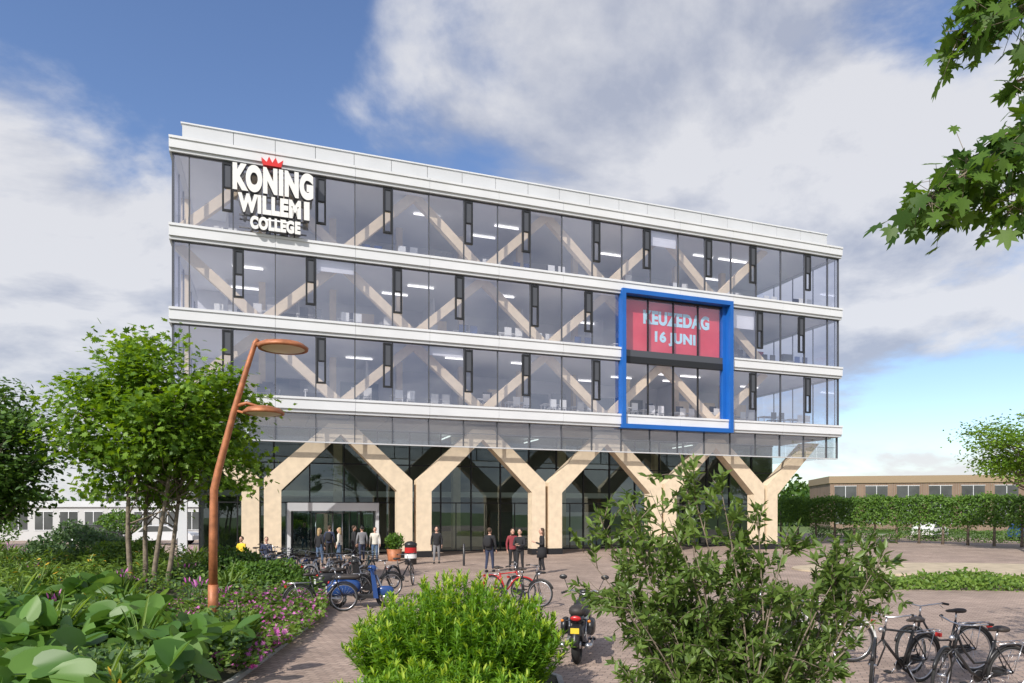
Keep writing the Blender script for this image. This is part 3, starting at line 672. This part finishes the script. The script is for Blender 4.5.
# ---------------------------------------------------------------- bicycles
def bike(loc,rz,pm,step=False,rack=True,basket=False,steer=0.3,name='bicycle',lean=0):
    b=MB(); wr=.335
    hd=Matrix.Rotation(steer,3,'Z')
    for ci,(cx,st) in enumerate(((-.5,0),(.58,steer))):
        w=MB(); w.torus((0,0,0),'y',wr,.022,M_rubber,32,8); w.torus((0,0,0),'y',wr-.028,.011,M_steel,32,6)
        for k in range(18):
            a=2*math.pi*k/18; w.tube([(0,.02*(-1)**k,0),((wr-.03)*math.cos(a),0,(wr-.03)*math.sin(a))],.0022,M_steel,3)
        w.tube([(0,-.05,0),(0,.05,0)],.025,M_steel,8)
        w.torus((0,0,0),'y',wr+.045,.022,pm,32,6,20 if ci==0 else 25,190 if ci==0 else 150)
        m=Matrix.Rotation(st,3,'Z')
        for i,v in enumerate(w.V):
            q=m@Vector(v); w.V[i]=(q.x+cx,q.y,q.z+.357)
        o=len(b.V); b.V+=w.V
        for f,mi_,s_ in zip(w.F,w.M,w.S): b.F.append(tuple(i+o for i in f)); b.M.append(b.mi(w.mats[mi_])); b.S.append(s_)
    BB=(-.06,0,.29); ST=(-.23,0,.80); HL=(.42,0,.72); HT=(.385,0,.90)
    b.tube([BB,ST],.018,pm); b.tube([HL,HT],.02,pm)
    if step:
        b.tube([BB,(.12,0,.38),(.30,0,.58),HL],.021,pm); b.tube([(-.13,0,.5),(.08,0,.5),(.28,0,.7),HT],.016,pm)
    else:
        b.tube([BB,HL],.021,pm); b.tube([(-.215,0,.77),(.39,0,.86)],.017,pm)
    for s in (-1,1):
        b.tube([(-.06,s*.03,.29),(-.5,s*.06,.357)],.011,pm); b.tube([(-.215,s*.02,.75),(-.5,s*.06,.357)],.009,pm)
        p=hd@Vector((0,s*.055,0)); b.tube([HL,(.45+p.x,p.y,.62),(.58+p.x,p.y,.357)],.012,pm)
    b.tube([HT,(.365,0,1.03)],.013,M_steel)
    hb=[(-.16,-.29,.03),(-.04,-.27,.05),(.05,-.12,.02),(.06,0,0),(.05,.12,.02),(-.04,.27,.05),(-.16,.29,.03)]
    b.tube([tuple(hd@Vector(p)+Vector((.33,0,1.04))) for p in hb],.011,M_steel,6)
    for s in (-1,1):
        b.tube([tuple(hd@Vector((-.18,s*.295,.03))+Vector((.33,0,1.04))),tuple(hd@Vector((-.06,s*.275,.05))+Vector((.33,0,1.04)))],.018,M_rubber,8)
        b.tube([tuple(hd@Vector((-.03,s*.25,.03))+Vector((.33,0,1.04))),tuple(hd@Vector((-.10,s*.26,-.02))+Vector((.33,0,1.04)))],.006,M_steel,5)
    b.tube([ST,(-.25,0,.92)],.013,M_steel); 
    b.ell((-.31,0,.955),(.10,.085,.04),M_leather,.8); b.ell((-.20,0,.955),(.14,.035,.028),M_leather,.9)
    b.torus((-.06,-.05,.29),'y',.09,.006,M_steel,16,4); b.prism([(-.52,.31),(-.5,.42),(-.06,.40),(.06,.30),(-.04,.19),(-.3,.26)],'y',-.055,-.05,M_bkblk)
    b.tube([(-.06,-.07,.29),(.07,-.07,.18)],.009,M_steel,5); b.tube([(-.06,.07,.29),(-.19,.07,.40)],.009,M_steel,5)
    b.box((.03,-.16,.165),(.12,-.07,.19),M_rubber); b.box((-.24,.07,.39),(-.15,.16,.415),M_rubber)
    if rack:
        for s in (-1,1):
            b.tube([(-.24,s*.05,.76),(-.78,s*.06,.765)],.007,M_steel,5); b.tube([(-.5,s*.07,.36),(-.62,s*.06,.765)],.006,M_steel,5)
        for x in (-.35,-.5,-.65,-.78): b.tube([(x,-.06,.765),(x,.06,.765)],.006,M_steel,5)
        b.box((-.84,-.04,.66),(-.80,.04,.72),M_bkred)
    if basket:
        for z in (.72,.8,.88,.96): b.tube([(.45,-.19,z),(.78,-.19,z),(.78,.19,z),(.45,.19,z)],.008,M_bkblk,4,True)
        for x in (.45,.56,.67,.78):
            for s in (-.19,.19): b.tube([(x,s,.7),(x,s,.97)],.006,M_bkblk,4)
        b.box((.45,-.19,.70),(.78,.19,.715),M_bkblk)
    b.ell((.47,0,.86),(.04,.035,.04),M_steel); b.tube([(-.1,.06,.28),(-.16,.2,.01)],.01,M_steel,5)
    o=b.obj(name,None,loc,rz); o.rotation_euler=(math.radians(lean),0,rz); return o
rad=math.radians
bike((6.25,9.2,.005),rad(192),M_bkblk,True,True,False,.5,lean=-6)
bike((5.6,9.9,.005),rad(205),M_bkblk,False,True,False,.6,lean=-5)
bike((6.8,10.7,.005),rad(188),M_bkblk,True,True,False,.3,lean=5)
bike((5.2,11.4,.005),rad(183),M_bkwht,True,True,True,.3,lean=-5)
bike((5.0,12.7,.005),rad(190),M_bkblk,True,True,False,.2,lean=4)
bike((-.1,19.0,.005),rad(-40),M_bkred,False,True,False,.5,lean=8)
bike((.35,18.3,.005),rad(-52),M_bkblk,True,True,False,.5,lean=-6)
for (x,y,a,m,s,bk) in [(-9.9,27.5,60,M_bkblk,True,0),(-9.2,26.5,70,M_bkgrn,False,0),(-8.5,25.6,75,M_bkblk,True,1),(-7.7,24.8,68,M_bkblue,True,0),(-7.0,23.8,80,M_bkblk,False,0),
    (-6.4,22.9,60,M_bkwht,True,1),(-5.7,22.4,72,M_bkblk,True,0),(-5.2,21.3,40,M_bkblk,True,0),(-3.6,22.6,65,M_bkblk,False,0),(-10.7,29,65,M_bkblk,True,0),(-4.75,16.9,25,M_bkblk,True,0),(-3.9,19.6,50,M_bkblk,True,0),(-6.2,25.2,60,M_bkblk,True,0),(-5.3,24.4,70,M_bkgrn,True,1)]:
    bike((x,y,.005),rad(a),m,s,True,bool(bk),R.uniform(-.4,.5),lean=R.uniform(-6,6))
b=MB()
for k in range(8):
    x=-9.8+k*.72; y=27.2-k*.86
    b.tube([(x,y,0),(x,y,.75),(x+.1,y+.25,.82),(x+.2,y+.5,.75),(x+.2,y+.5,0)],.024,M_steel,8)
b.obj('bike_rack')
def scooter(loc,rz,pm):
    b=MB()
    for cx in (-.62,.62):
        b.torus((cx,0,.25),'y',.20,.05,M_rubber,24,8); b.tube([(cx,-.05,.25),(cx,.05,.25)],.12,M_steel,14)
    b.ell((-.42,0,.55),(.42,.17,.22),pm,.75); b.ell((-.62,0,.50),(.26,.19,.2),pm,.8)
    b.prism([(-.15,.25),(.35,.25),(.4,.33),(-.12,.33)],'y',-.16,.16,M_bkblk)
    b.prism([(.33,.25),(.45,.25),(.40,.62),(.33,.98),(.24,1.0),(.28,.65)],'y',-.19,.19,pm)
    b.ell((.62,0,.42),(.23,.09,.14),pm,.8)
    b.tube([(.38,0,.85),(.5,0,.55),(.62,0,.25)],.03,M_steel)
    b.ell((-.38,0,.80),(.38,.14,.07),M_leather,.7)
    b.ell((.28,0,1.02),(.12,.12,.09),pm,.8); b.ell((.38,0,1.0),(.05,.07,.06),M_steel)
    b.tube([(.2,-.34,1.05),(.27,-.1,1.04),(.27,.1,1.04),(.2,.34,1.05)],.014,M_bkblk)
    for s in (-1,1):
        b.tube([(.2,s*.36,1.05),(.23,s*.24,1.05)],.02,M_rubber); b.tube([(.26,s*.2,1.05),(.28,s*.27,1.25)],.006,M_bkblk,5); b.ell((.28,s*.3,1.28),(.015,.07,.045),M_bkblk)
    b.ell((-.83,0,.66),(.03,.07,.04),M_bkred); b.box((-.9,-.07,.42),(-.88,.07,.56),M_bkwht)
    b.tube([(-.5,-.15,.25),(-.85,-.17,.27)],[.03,.045],M_steel)
    b.tube([(-.05,.1,.25),(-.02,.2,.02)],.012,M_steel)
    return b.obj('motor_scooter',None,loc,rz)
scooter((-3.95,17.9,.0),rad(8),M_bkblue)
scooter((-4.9,20.1,.0),rad(30),M_bkblk)
M_org=mat('indicator_orange',(.6,.2,.02),.3); M_ply=mat('plate_yellow',(.75,.55,.05),.4)
def motorcycle(loc,rz):
    b=MB()
    for cx,w in ((-.68,.07),(.72,.05)):
        b.torus((cx,0,.31),'y',.24,w,M_rubber,28,10); b.torus((cx,0,.31),'y',.18,.018,M_steel,24,6); b.tube([(cx,-.07,.31),(cx,.07,.31)],.06,M_steel,12)
        for k in range(8):
            a=k*math.pi/4; b.tube([(cx,0,.31),(cx+.18*math.cos(a),0,.31+.18*math.sin(a))],.012,M_steel,5)
    b.torus((-.68,0,.31),'y',.34,.06,M_bkblk,24,8,50,175); b.torus((.72,0,.31),'y',.32,.045,M_bkblk,24,8,20,140)
    b.ell((.15,0,.83),(.28,.155,.15),M_bkblk,.8); b.ell((-.25,0,.80),(.36,.16,.08),M_leather,.7); b.ell((-.58,0,.87),(.22,.14,.09),M_leather,.7)
    b.ell((-.66,0,.74),(.2,.12,.09),M_bkblk,.8)
    b.ell((.05,0,.42),(.22,.17,.17),M_steel,.5); b.ell((.12,0,.60),(.1,.12,.12),M_steel,.5)
    for s in (-1,1):
        b.tube([(.42,s*.1,.95),(.55,s*.1,.65),(.72,s*.09,.31)],.028,M_steel); b.tube([(-.68,s*.11,.31),(-.1,s*.11,.40)],.025,M_bkblk)
        b.tube([(-.64,s*.14,.36),(-.52,s*.14,.72)],[.035,.03],M_steel,8)
        b.tube([(.1,s*.2,.3),(-.3,s*.2,.25),(-.5,s*.2,.28),(-.98,s*.21,.36)],[.025,.03,.045,.05],M_steel,10)
        b.tube([(-.84,s*.06,.74),(-.86,s*.2,.74)],.008,M_bkblk,5); b.ell((-.87,s*.22,.74),(.025,.028,.025),M_org)
        b.tube([(.38,s*.28,1.12),(.45,s*.36,1.30)],.007,M_bkblk,5); b.ell((.44,s*.38,1.33),(.02,.075,.045),M_bkblk); 
        b.tube([(.2,s*.38,1.06),(.28,s*.28,1.09)],.021,M_rubber)
        b.box((-.05,s*.2-.05,.28),(.05,s*.2+.05,.31),M_rubber)
        b.ell((-.5,s*.22,.60),(.22,.07,.14),M_bkblk,.7)
    b.tube([(.2,-.38,1.06),(.33,-.2,1.1),(.38,0,1.02),(.33,.2,1.1),(.2,.38,1.06)],.014,M_steel)
    b.ell((.55,0,.95),(.1,.11,.11),M_bkblk); b.ell((.62,0,.95),(.05,.09,.09),M_steel)
    b.ell((.42,.0,1.06),(.05,.09,.05),M_bkblk)
    b.ell((-.88,0,.78),(.03,.09,.045),M_bkred); b.box((-.99,-.11,.52),(-.975,.11,.67),M_bkblk); b.box((-.998,-.07,.55),(-.992,.07,.64),M_ply)
    b.prism([(-.70,.70),(-.97,.66),(-.98,.50),(-.93,.50),(-.9,.62),(-.68,.64)],'y',-.06,.06,M_bkblk)
    b.tube([(.1,.1,.3),(.12,.28,.02)],.014,M_steel)
    return b.obj('motorcycle',None,loc,rz)
motorcycle((1.22,12.0,0),rad(78))
# ---------------------------------------------------------------- people
def skin(verts,edges,radii,lv=1):
    me=bpy.data.meshes.new('sk'); me.from_pydata(verts,edges,[]); o=bpy.data.objects.new('sk',me); sc.collection.objects.link(o)
    md=o.modifiers.new('s','SKIN'); md.use_smooth_shade=True
    for i,v in enumerate(me.skin_vertices[0].data): v.radius=radii[i]; v.use_root=(i==0)
    m2=o.modifiers.new('u','SUBSURF'); m2.levels=lv; m2.render_levels=lv
    bpy.context.view_layer.update(); ev=o.evaluated_get(bpy.context.evaluated_depsgraph_get()); m=ev.to_mesh()
    V=[tuple(v.co) for v in m.vertices]; F=[tuple(p.vertices) for p in m.polygons]; ev.to_mesh_clear(); bpy.data.objects.remove(o); return V,F
def person(loc,rz,top,bot,hair,arms=((.24,-.02,1.14,.25,.1,.9),(.24,-.02,1.14,.25,.1,.9)),stride=0.0,h=1.75,seated=False,long=False,bag=None,coat=False,w=1.0):
    b=MB()
    dz=.55-.95 if seated else 0
    J=[(0,0,.95+dz),(0,-.01,1.12+dz),(0,0,1.33+dz),(0,.0,1.47+dz),(0,.015,1.54+dz)]
    rd=[(.145*w,.115*w),(.135*w,.105*w),(.165*w,.115*w),(.062,.06),(.06,.06)]
    ed=[(0,1),(1,2),(2,3),(3,4)]; lab=['t','t','t','s']
    def ch(par,pts,rs,ls):
        p=par
        for q,r_,l in zip(pts,rs,ls):
            J.append(q); rd.append((r_,r_)); ed.append((p,len(J)-1)); lab.append(l); p=len(J)-1
        return p
    hands=[]
    for i,s in enumerate((-1,1)):
        ex,ey,ez,wx,wy,wz=arms[i]
        ch(2,[(s*.185*w,0,1.41+dz),(s*ex,ey,ez+dz),(s*wx,wy,wz+dz)],[.068,.052,.036],['t','t','t'])
        E=Vector((s*ex,ey,ez+dz));W=Vector((s*wx,wy,wz+dz)); d=(W-E).normalized(); hands.append((W,d,s))
        if seated:
            ch(0,[(s*.1,.06,.53),(s*.13,.46,.54),(s*.13,.42,.12)],[.095,.068,.048],['b','b','b'])
            ft=(s*.13,.42,.06)
        else:
            st=stride*s
            ch(0,[(s*.095,0,.88),(s*.1,.03+st*.5,.50),(s*.11,st-.02,.12)],[.10,.067,.05],['b','b','b'])
            ft=(s*.11,st-.02,.06)
        b.ell((ft[0],ft[1]+.07,.05),(.048,.14,.05),M_bkblk,.8)
    V,F=skin(J,ed,rd,1)
    segs=[(Vector(J[a]),Vector(J[c]),l) for (a,c),l in zip(ed,lab)]
    o=len(b.V); b.V+=V
    mm={'t':top,'b':bot,'s':M_skin}
    for f in F:
        c=sum((Vector(V[i]) for i in f),Vector())/len(f); best=None;bd=9
        for p,q,l in segs:
            d=q-p; t=max(0,min(1,(c-p).dot(d)/max(1e-6,d.dot(d)))); dist=(c-(p+d*t)).length
            if dist<bd: bd=dist;best=l
        if best=='t' and c.z<.93+dz and abs(c.x)<.17 and not seated: best='b'
        b.F.append(tuple(i+o for i in f)); b.M.append(b.mi(mm[best])); b.S.append(True)
    for W,d,s in hands:
        b.tube([tuple(W-d*.02),tuple(W+d*.03),tuple(W+d*.09)],[.026,.036,.034],M_skin,8,fl=.55)
        side=Vector((0,1,0)) - d*d.y; side.normalize(); cv=Vector((-s,0,0))
        for k in range(4):
            q=W+d*.085+side*(.026-.0175*k); ln=[.07,.078,.073,.058][k]
            b.tube([tuple(q),tuple(q+d*ln*.5+cv*.008),tuple(q+d*ln*.9+cv*.028)],[.009,.0085,.007],M_skin,6)
        q=W+d*.03+side*.03; b.tube([tuple(q),tuple(q+side*.025+d*.03),tuple(q+side*.03+d*.06+cv*.01)],[.011,.010,.008],M_skin,6)
    hz=1.645+dz
    b.ell((0,.02,hz),(.076,.095,.115),M_skin,.95,None,16,12); b.ell((0,.115,hz-.015),(.014,.02,.026),M_skin); b.ell((0,.06,hz-.085),(.045,.045,.035),M_skin)
    for s in (-1,1):
        b.ell((s*.03,.108,hz+.008),(.012,.007,.007),M_bkblk); b.ell((s*.03,.106,hz+.03),(.018,.008,.004),hair); b.ell((s*.078,.015,hz-.01),(.012,.022,.032),M_skin)
    b.ell((0,.108,hz-.055),(.024,.007,.007),M_crown)
    b.ell((0,-.012,hz+.035),(.087,.098,.098),hair,.95,None,16,10)
    if long: b.ell((0,-.055,hz-.1),(.085,.055,.17),hair,.85)
    if coat: b.lathe((0,0,0),[(.17*w,1.02+dz),(.185*w,.85+dz),(.20*w,.62+dz),(.19*w,.62+dz)],top,18)
    else: b.lathe((0,-.005,0),[(.145*w,1.05+dz),(.16*w,.93+dz),(.155*w,.90+dz)],top,18)
    if bag is not None: b.ell((0,-.19,1.22+dz),(.15,.09,.21),bag,.6)
    return b.obj('person',None,loc,rz,h/1.76)
C_blk=mat('black_cloth',(.02,.02,.023),.9); C_navy=mat('navy_cloth',(.03,.04,.08),.9); C_jean=mat('denim',(.08,.13,.22),.9); C_gry=mat('grey_cloth',(.2,.2,.21),.9); C_wht=mat('cream_cloth',(.6,.57,.5),.9)
C_red=mat('maroon_cloth',(.25,.04,.05),.9); H_br=mat('brown_hair',(.06,.035,.02),.7); H_bl=mat('blond_hair',(.35,.24,.12),.7); H_bk=mat('black_hair',(.015,.012,.01),.6)
C_yel=mat('yellow_cloth',(.7,.5,.03),.8)
fold=((.23,.10,1.12,.08,.26,1.12),(.23,.10,1.12,.08,.26,1.16)); dn=((.25,-.03,1.14,.26,.06,.88),(.25,-.03,1.14,.26,.06,.88))
ph=((.23,.02,1.12,.12,.28,1.22),(.25,-.03,1.14,.26,.06,.88))
person((-.92,28.0,.0),rad(-20),C_blk,C_navy,H_br,dn,.1,1.82,bag=C_blk)
person((.02,28.8,.0),rad(200),C_red,C_blk,H_br,ph,0,1.76,long=True)
person((.32,27.6,.0),rad(160),C_blk,C_blk,H_bk,fold,.04,1.78)
person((1.2,27.4,.0),rad(100),C_blk,C_blk,H_br,ph,.05,1.82,long=True,coat=True)
person((-3.6,32.6,.0),rad(180),C_blk,C_gry,H_br,dn,.12,1.75)
person((-8.35,33.0,.0),rad(90),C_wht,C_jean,H_bl,dn,.15,1.7,long=True)
person((-7.85,33.9,.0),rad(-60),C_blk,C_blk,H_br,ph,0,1.78)
person((-7.3,33.2,.0),rad(30),C_gry,C_navy,H_bk,dn,.1,1.76)
person((-6.75,33.6,.0),rad(190),C_wht,C_jean,H_br,dn,.0,1.7)
person((-9.2,34.4,.0),rad(0),C_navy,C_blk,H_br,dn,.15,1.76,bag=C_blk)
person((-8.8,31.2,.0),rad(-30),C_blk,C_jean,H_bl,dn,.1,1.72,long=True)
person((-10.9,30.3,.0),rad(200),C_navy,C_jean,H_br,((.22,.1,1.1,.14,.34,1.0),)*2,seated=True)
person((-12.2,30.8,.0),rad(160),C_yel,C_blk,H_br,((.22,.1,1.1,.14,.34,1.0),)*2,seated=True)
b=MB()
for x in (-12.9,-10.3): b.box((x,-.2,0),(x+.12,.2,.40),M_conc)
for k in range(4): b.box((-13.0,-.22+k*.115,.40),(-10.1,-.12+k*.115,.45),M_timber)
b.obj('bench',None,(0,30.62,0))
def planter(loc,pm,lm,r=.4,h=.6,fh=.9):
    e=empty('planter_shrub',loc); b=MB(); b.lathe((0,0,0),[(r*.75,0),(r,h),(r*.9,h),(r*.88,h-.06),(.001,h-.06)],pm,20); b.obj('pot',e)
    n=1300; d=nrm(NR.normal(size=(n,3))); P=d*NR.uniform(.3,1,n)[:,None]*np.array([.5,.5,fh/2])+np.array([0,0,h+fh/2-.1])
    leaves('foliage',P,rdir(n,.4),rdir(n,.5),.12*NR.uniform(.6,1.3,n),OVAL,lm,e)
planter((-5.9,34.2,0),M_corten,L_hedge)
b=MB(); b.lathe((0,0,0),[(.26,0),(.28,.05),(.28,.85),(.30,.9),(.30,.98),(.15,1.08),(.001,1.1)],M_bkblk,20); b.lathe((0,0,0),[(.285,.55),(.285,.8)],M_bkred,20); b.lathe((0,0,0),[(.287,.3),(.287,.5)],M_bkwht,20); b.obj('litter_bin',None,(-4.75,32.0,0))
b=MB(); b.lathe((0,0,0),[(.05,0),(.05,1.0),(.001,1.03)],M_bkblk,12); b.obj('bollard',None,(-2.2,31.2,0))
def car(loc,rz,pm):
    b=MB(); pr=[(-2.1,.35),(-2.12,.8),(-1.9,.95),(-1.35,1.38),(-.9,1.46),(.3,1.44),(1.05,1.0),(1.9,.85),(2.1,.65),(2.1,.35)]
    b.prism(pr[::-1],'y',-.85,.85,pm)
    for s in (-1,1):
        b.prism([(-1.7,.95),(-1.28,1.32),(-.9,1.39),(.25,1.37),(.85,1.0)][::-1],'y',s*.853,s*.86,M_dark)
        for x in (-1.3,1.3): b.tube([(x,s*.7,.32),(x,s*.88,.32)],.32,M_rubber,18); b.tube([(x,s*.87,.32),(x,s*.89,.32)],.18,M_steel,12)
    b.prism([(1.0,1.03),(.33,1.42),(.36,1.44),(1.06,1.04)],'y',-.75,.75,M_dark)
    b.box((2.09,-.7,.62),(2.12,-.4,.74),M_bkwht); b.box((2.09,.4,.62),(2.12,.7,.74),M_bkwht)
    return b.obj('parked_car',None,loc,rz)
for (x,y,a,m) in [(-31,51,8,M_bkblk),(-25.5,50.5,5,M_silver),(38,62,40,M_bkwht),(43,57,40,M_bkblue),(47,52,40,M_silver)]:
    car((x,y,0),rad(a),m)
# ---------------------------------------------------------------- world, sun, camera
az=Vector((-.50,-.866)).normalized(); EL=rad(38)
w=bpy.data.worlds.new('World'); sc.world=w; w.use_nodes=True; t=w.node_tree; bg=t.nodes['Background']; bg.inputs['Strength'].default_value=.13
sky=t.nodes.new('ShaderNodeTexSky'); sky.sky_type='NISHITA'; sky.sun_disc=False; sky.sun_elevation=EL; sky.sun_rotation=math.atan2(az.x,az.y)%(2*math.pi)
sky.air_density=1.0; sky.dust_density=.7; sky.ozone_density=2.2
tc=t.nodes.new('ShaderNodeTexCoord')
def N_(ty,**k):
    n=t.nodes.new(ty)
    for a,v in k.items(): setattr(n,a,v)
    return n
def lk(a,b_): t.links.new(a,b_)
hsv=N_('ShaderNodeHueSaturation'); hsv.inputs['Saturation'].default_value=1.08; hsv.inputs['Value'].default_value=1.35; hsv.inputs['Hue'].default_value=.508; lk(sky.outputs['Color'],hsv.inputs['Color'])
nv=N_('ShaderNodeVectorMath',operation='NORMALIZE'); lk(tc.outputs['Generated'],nv.inputs[0])
sx=N_('ShaderNodeSeparateXYZ'); lk(nv.outputs[0],sx.inputs[0])
mz=N_('ShaderNodeMath',operation='MAXIMUM'); lk(sx.outputs['Z'],mz.inputs[0]); mz.inputs[1].default_value=0
az_=N_('ShaderNodeMath',operation='ADD'); lk(mz.outputs[0],az_.inputs[0]); az_.inputs[1].default_value=.30
dx=N_('ShaderNodeMath',operation='DIVIDE'); lk(sx.outputs['X'],dx.inputs[0]); lk(az_.outputs[0],dx.inputs[1])
dy=N_('ShaderNodeMath',operation='DIVIDE'); lk(sx.outputs['Y'],dy.inputs[0]); lk(az_.outputs[0],dy.inputs[1])
cb=N_('ShaderNodeCombineXYZ'); lk(dx.outputs[0],cb.inputs[0]); lk(dy.outputs[0],cb.inputs[1])
def cn(vec):
    n=N_('ShaderNodeTexNoise'); n.inputs['Scale'].default_value=1.9; n.inputs['Detail'].default_value=10; n.inputs['Roughness'].default_value=.57; n.inputs['Distortion'].default_value=.3; lk(vec,n.inputs['Vector']); return n.outputs['Fac']
base=cn(cb.outputs[0]); acc=base
mo=N_('ShaderNodeMapping'); mo.inputs['Location'].default_value=(-.05,-.09,0); lk(cb.outputs[0],mo.inputs['Vector']); off=cn(mo.outputs[0])
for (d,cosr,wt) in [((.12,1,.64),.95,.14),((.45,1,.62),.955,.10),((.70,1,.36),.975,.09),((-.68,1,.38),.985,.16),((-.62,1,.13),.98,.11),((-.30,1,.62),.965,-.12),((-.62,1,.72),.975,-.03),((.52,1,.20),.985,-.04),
    ((.636,-.771,.35),.85,.24),((.30,-1.0,.35),.85,.20),((.98,-.48,.35),.85,.20)]:  # unseen clouds added behind the camera to brighten reflections in the facade glass
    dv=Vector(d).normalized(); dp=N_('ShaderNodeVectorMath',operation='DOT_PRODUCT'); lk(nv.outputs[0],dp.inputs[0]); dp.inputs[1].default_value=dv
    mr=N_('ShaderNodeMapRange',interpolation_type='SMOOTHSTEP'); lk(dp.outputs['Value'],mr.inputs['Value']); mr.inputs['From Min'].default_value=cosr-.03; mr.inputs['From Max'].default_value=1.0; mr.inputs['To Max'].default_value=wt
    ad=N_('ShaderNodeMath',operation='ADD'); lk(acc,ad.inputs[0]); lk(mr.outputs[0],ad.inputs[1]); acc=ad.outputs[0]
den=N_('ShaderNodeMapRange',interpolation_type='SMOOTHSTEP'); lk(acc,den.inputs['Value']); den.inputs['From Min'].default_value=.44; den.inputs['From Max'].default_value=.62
n2=N_('ShaderNodeTexNoise'); n2.inputs['Scale'].default_value=1.6; n2.inputs['Detail'].default_value=7; n2.inputs['Roughness'].default_value=.55; n2.inputs['Distortion'].default_value=.3
mp=N_('ShaderNodeMapping'); mp.inputs['Location'].default_value=(3.1,1.7,0); lk(cb.outputs[0],mp.inputs['Vector']); lk(mp.outputs[0],n2.inputs['Vector'])
df=N_('ShaderNodeMath',operation='SUBTRACT'); lk(base,df.inputs[0]); lk(off,df.inputs[1])
dm=N_('ShaderNodeMath',operation='MULTIPLY_ADD'); lk(df.outputs[0],dm.inputs[0]); dm.inputs[1].default_value=1.6; lk(n2.outputs['Fac'],dm.inputs[2])
cr=N_('ShaderNodeValToRGB'); e=cr.color_ramp.elements; e[0].position=.30; e[0].color=(.52,.56,.68,1); e[1].position=.58; e[1].color=(.93,.93,.96,1); lk(dm.outputs[0],cr.inputs['Fac'])
scl=N_('ShaderNodeVectorMath',operation='SCALE'); lk(cr.outputs['Color'],scl.inputs[0]); scl.inputs['Scale'].default_value=6.6
mx=N_('ShaderNodeMix',data_type='RGBA'); 
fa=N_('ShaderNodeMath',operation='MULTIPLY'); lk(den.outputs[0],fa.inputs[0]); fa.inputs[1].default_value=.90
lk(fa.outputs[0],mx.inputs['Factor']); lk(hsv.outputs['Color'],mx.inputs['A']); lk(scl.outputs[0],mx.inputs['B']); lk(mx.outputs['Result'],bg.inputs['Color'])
sl=bpy.data.lights.new('sun','SUN'); sl.energy=5.0; sl.angle=rad(.5); sl.color=(1,.95,.87); so=bpy.data.objects.new('sun',sl); sc.collection.objects.link(so)
sv=Vector((az.x*math.cos(EL),az.y*math.cos(EL),math.sin(EL))); so.rotation_euler=sv.to_track_quat('Z','Y').to_euler(); so.location=(-20,-40,50)
cd=bpy.data.cameras.new('camera'); co=bpy.data.objects.new('camera',cd); sc.collection.objects.link(co); co.location=(0,0,2.55); co.rotation_euler=(rad(90),0,0)
cd.lens=24; cd.sensor_width=36; cd.shift_y=.1646; cd.clip_end=4000; sc.camera=co
sc.view_settings.view_transform='Standard'; sc.view_settings.look='None'; sc.view_settings.exposure=0
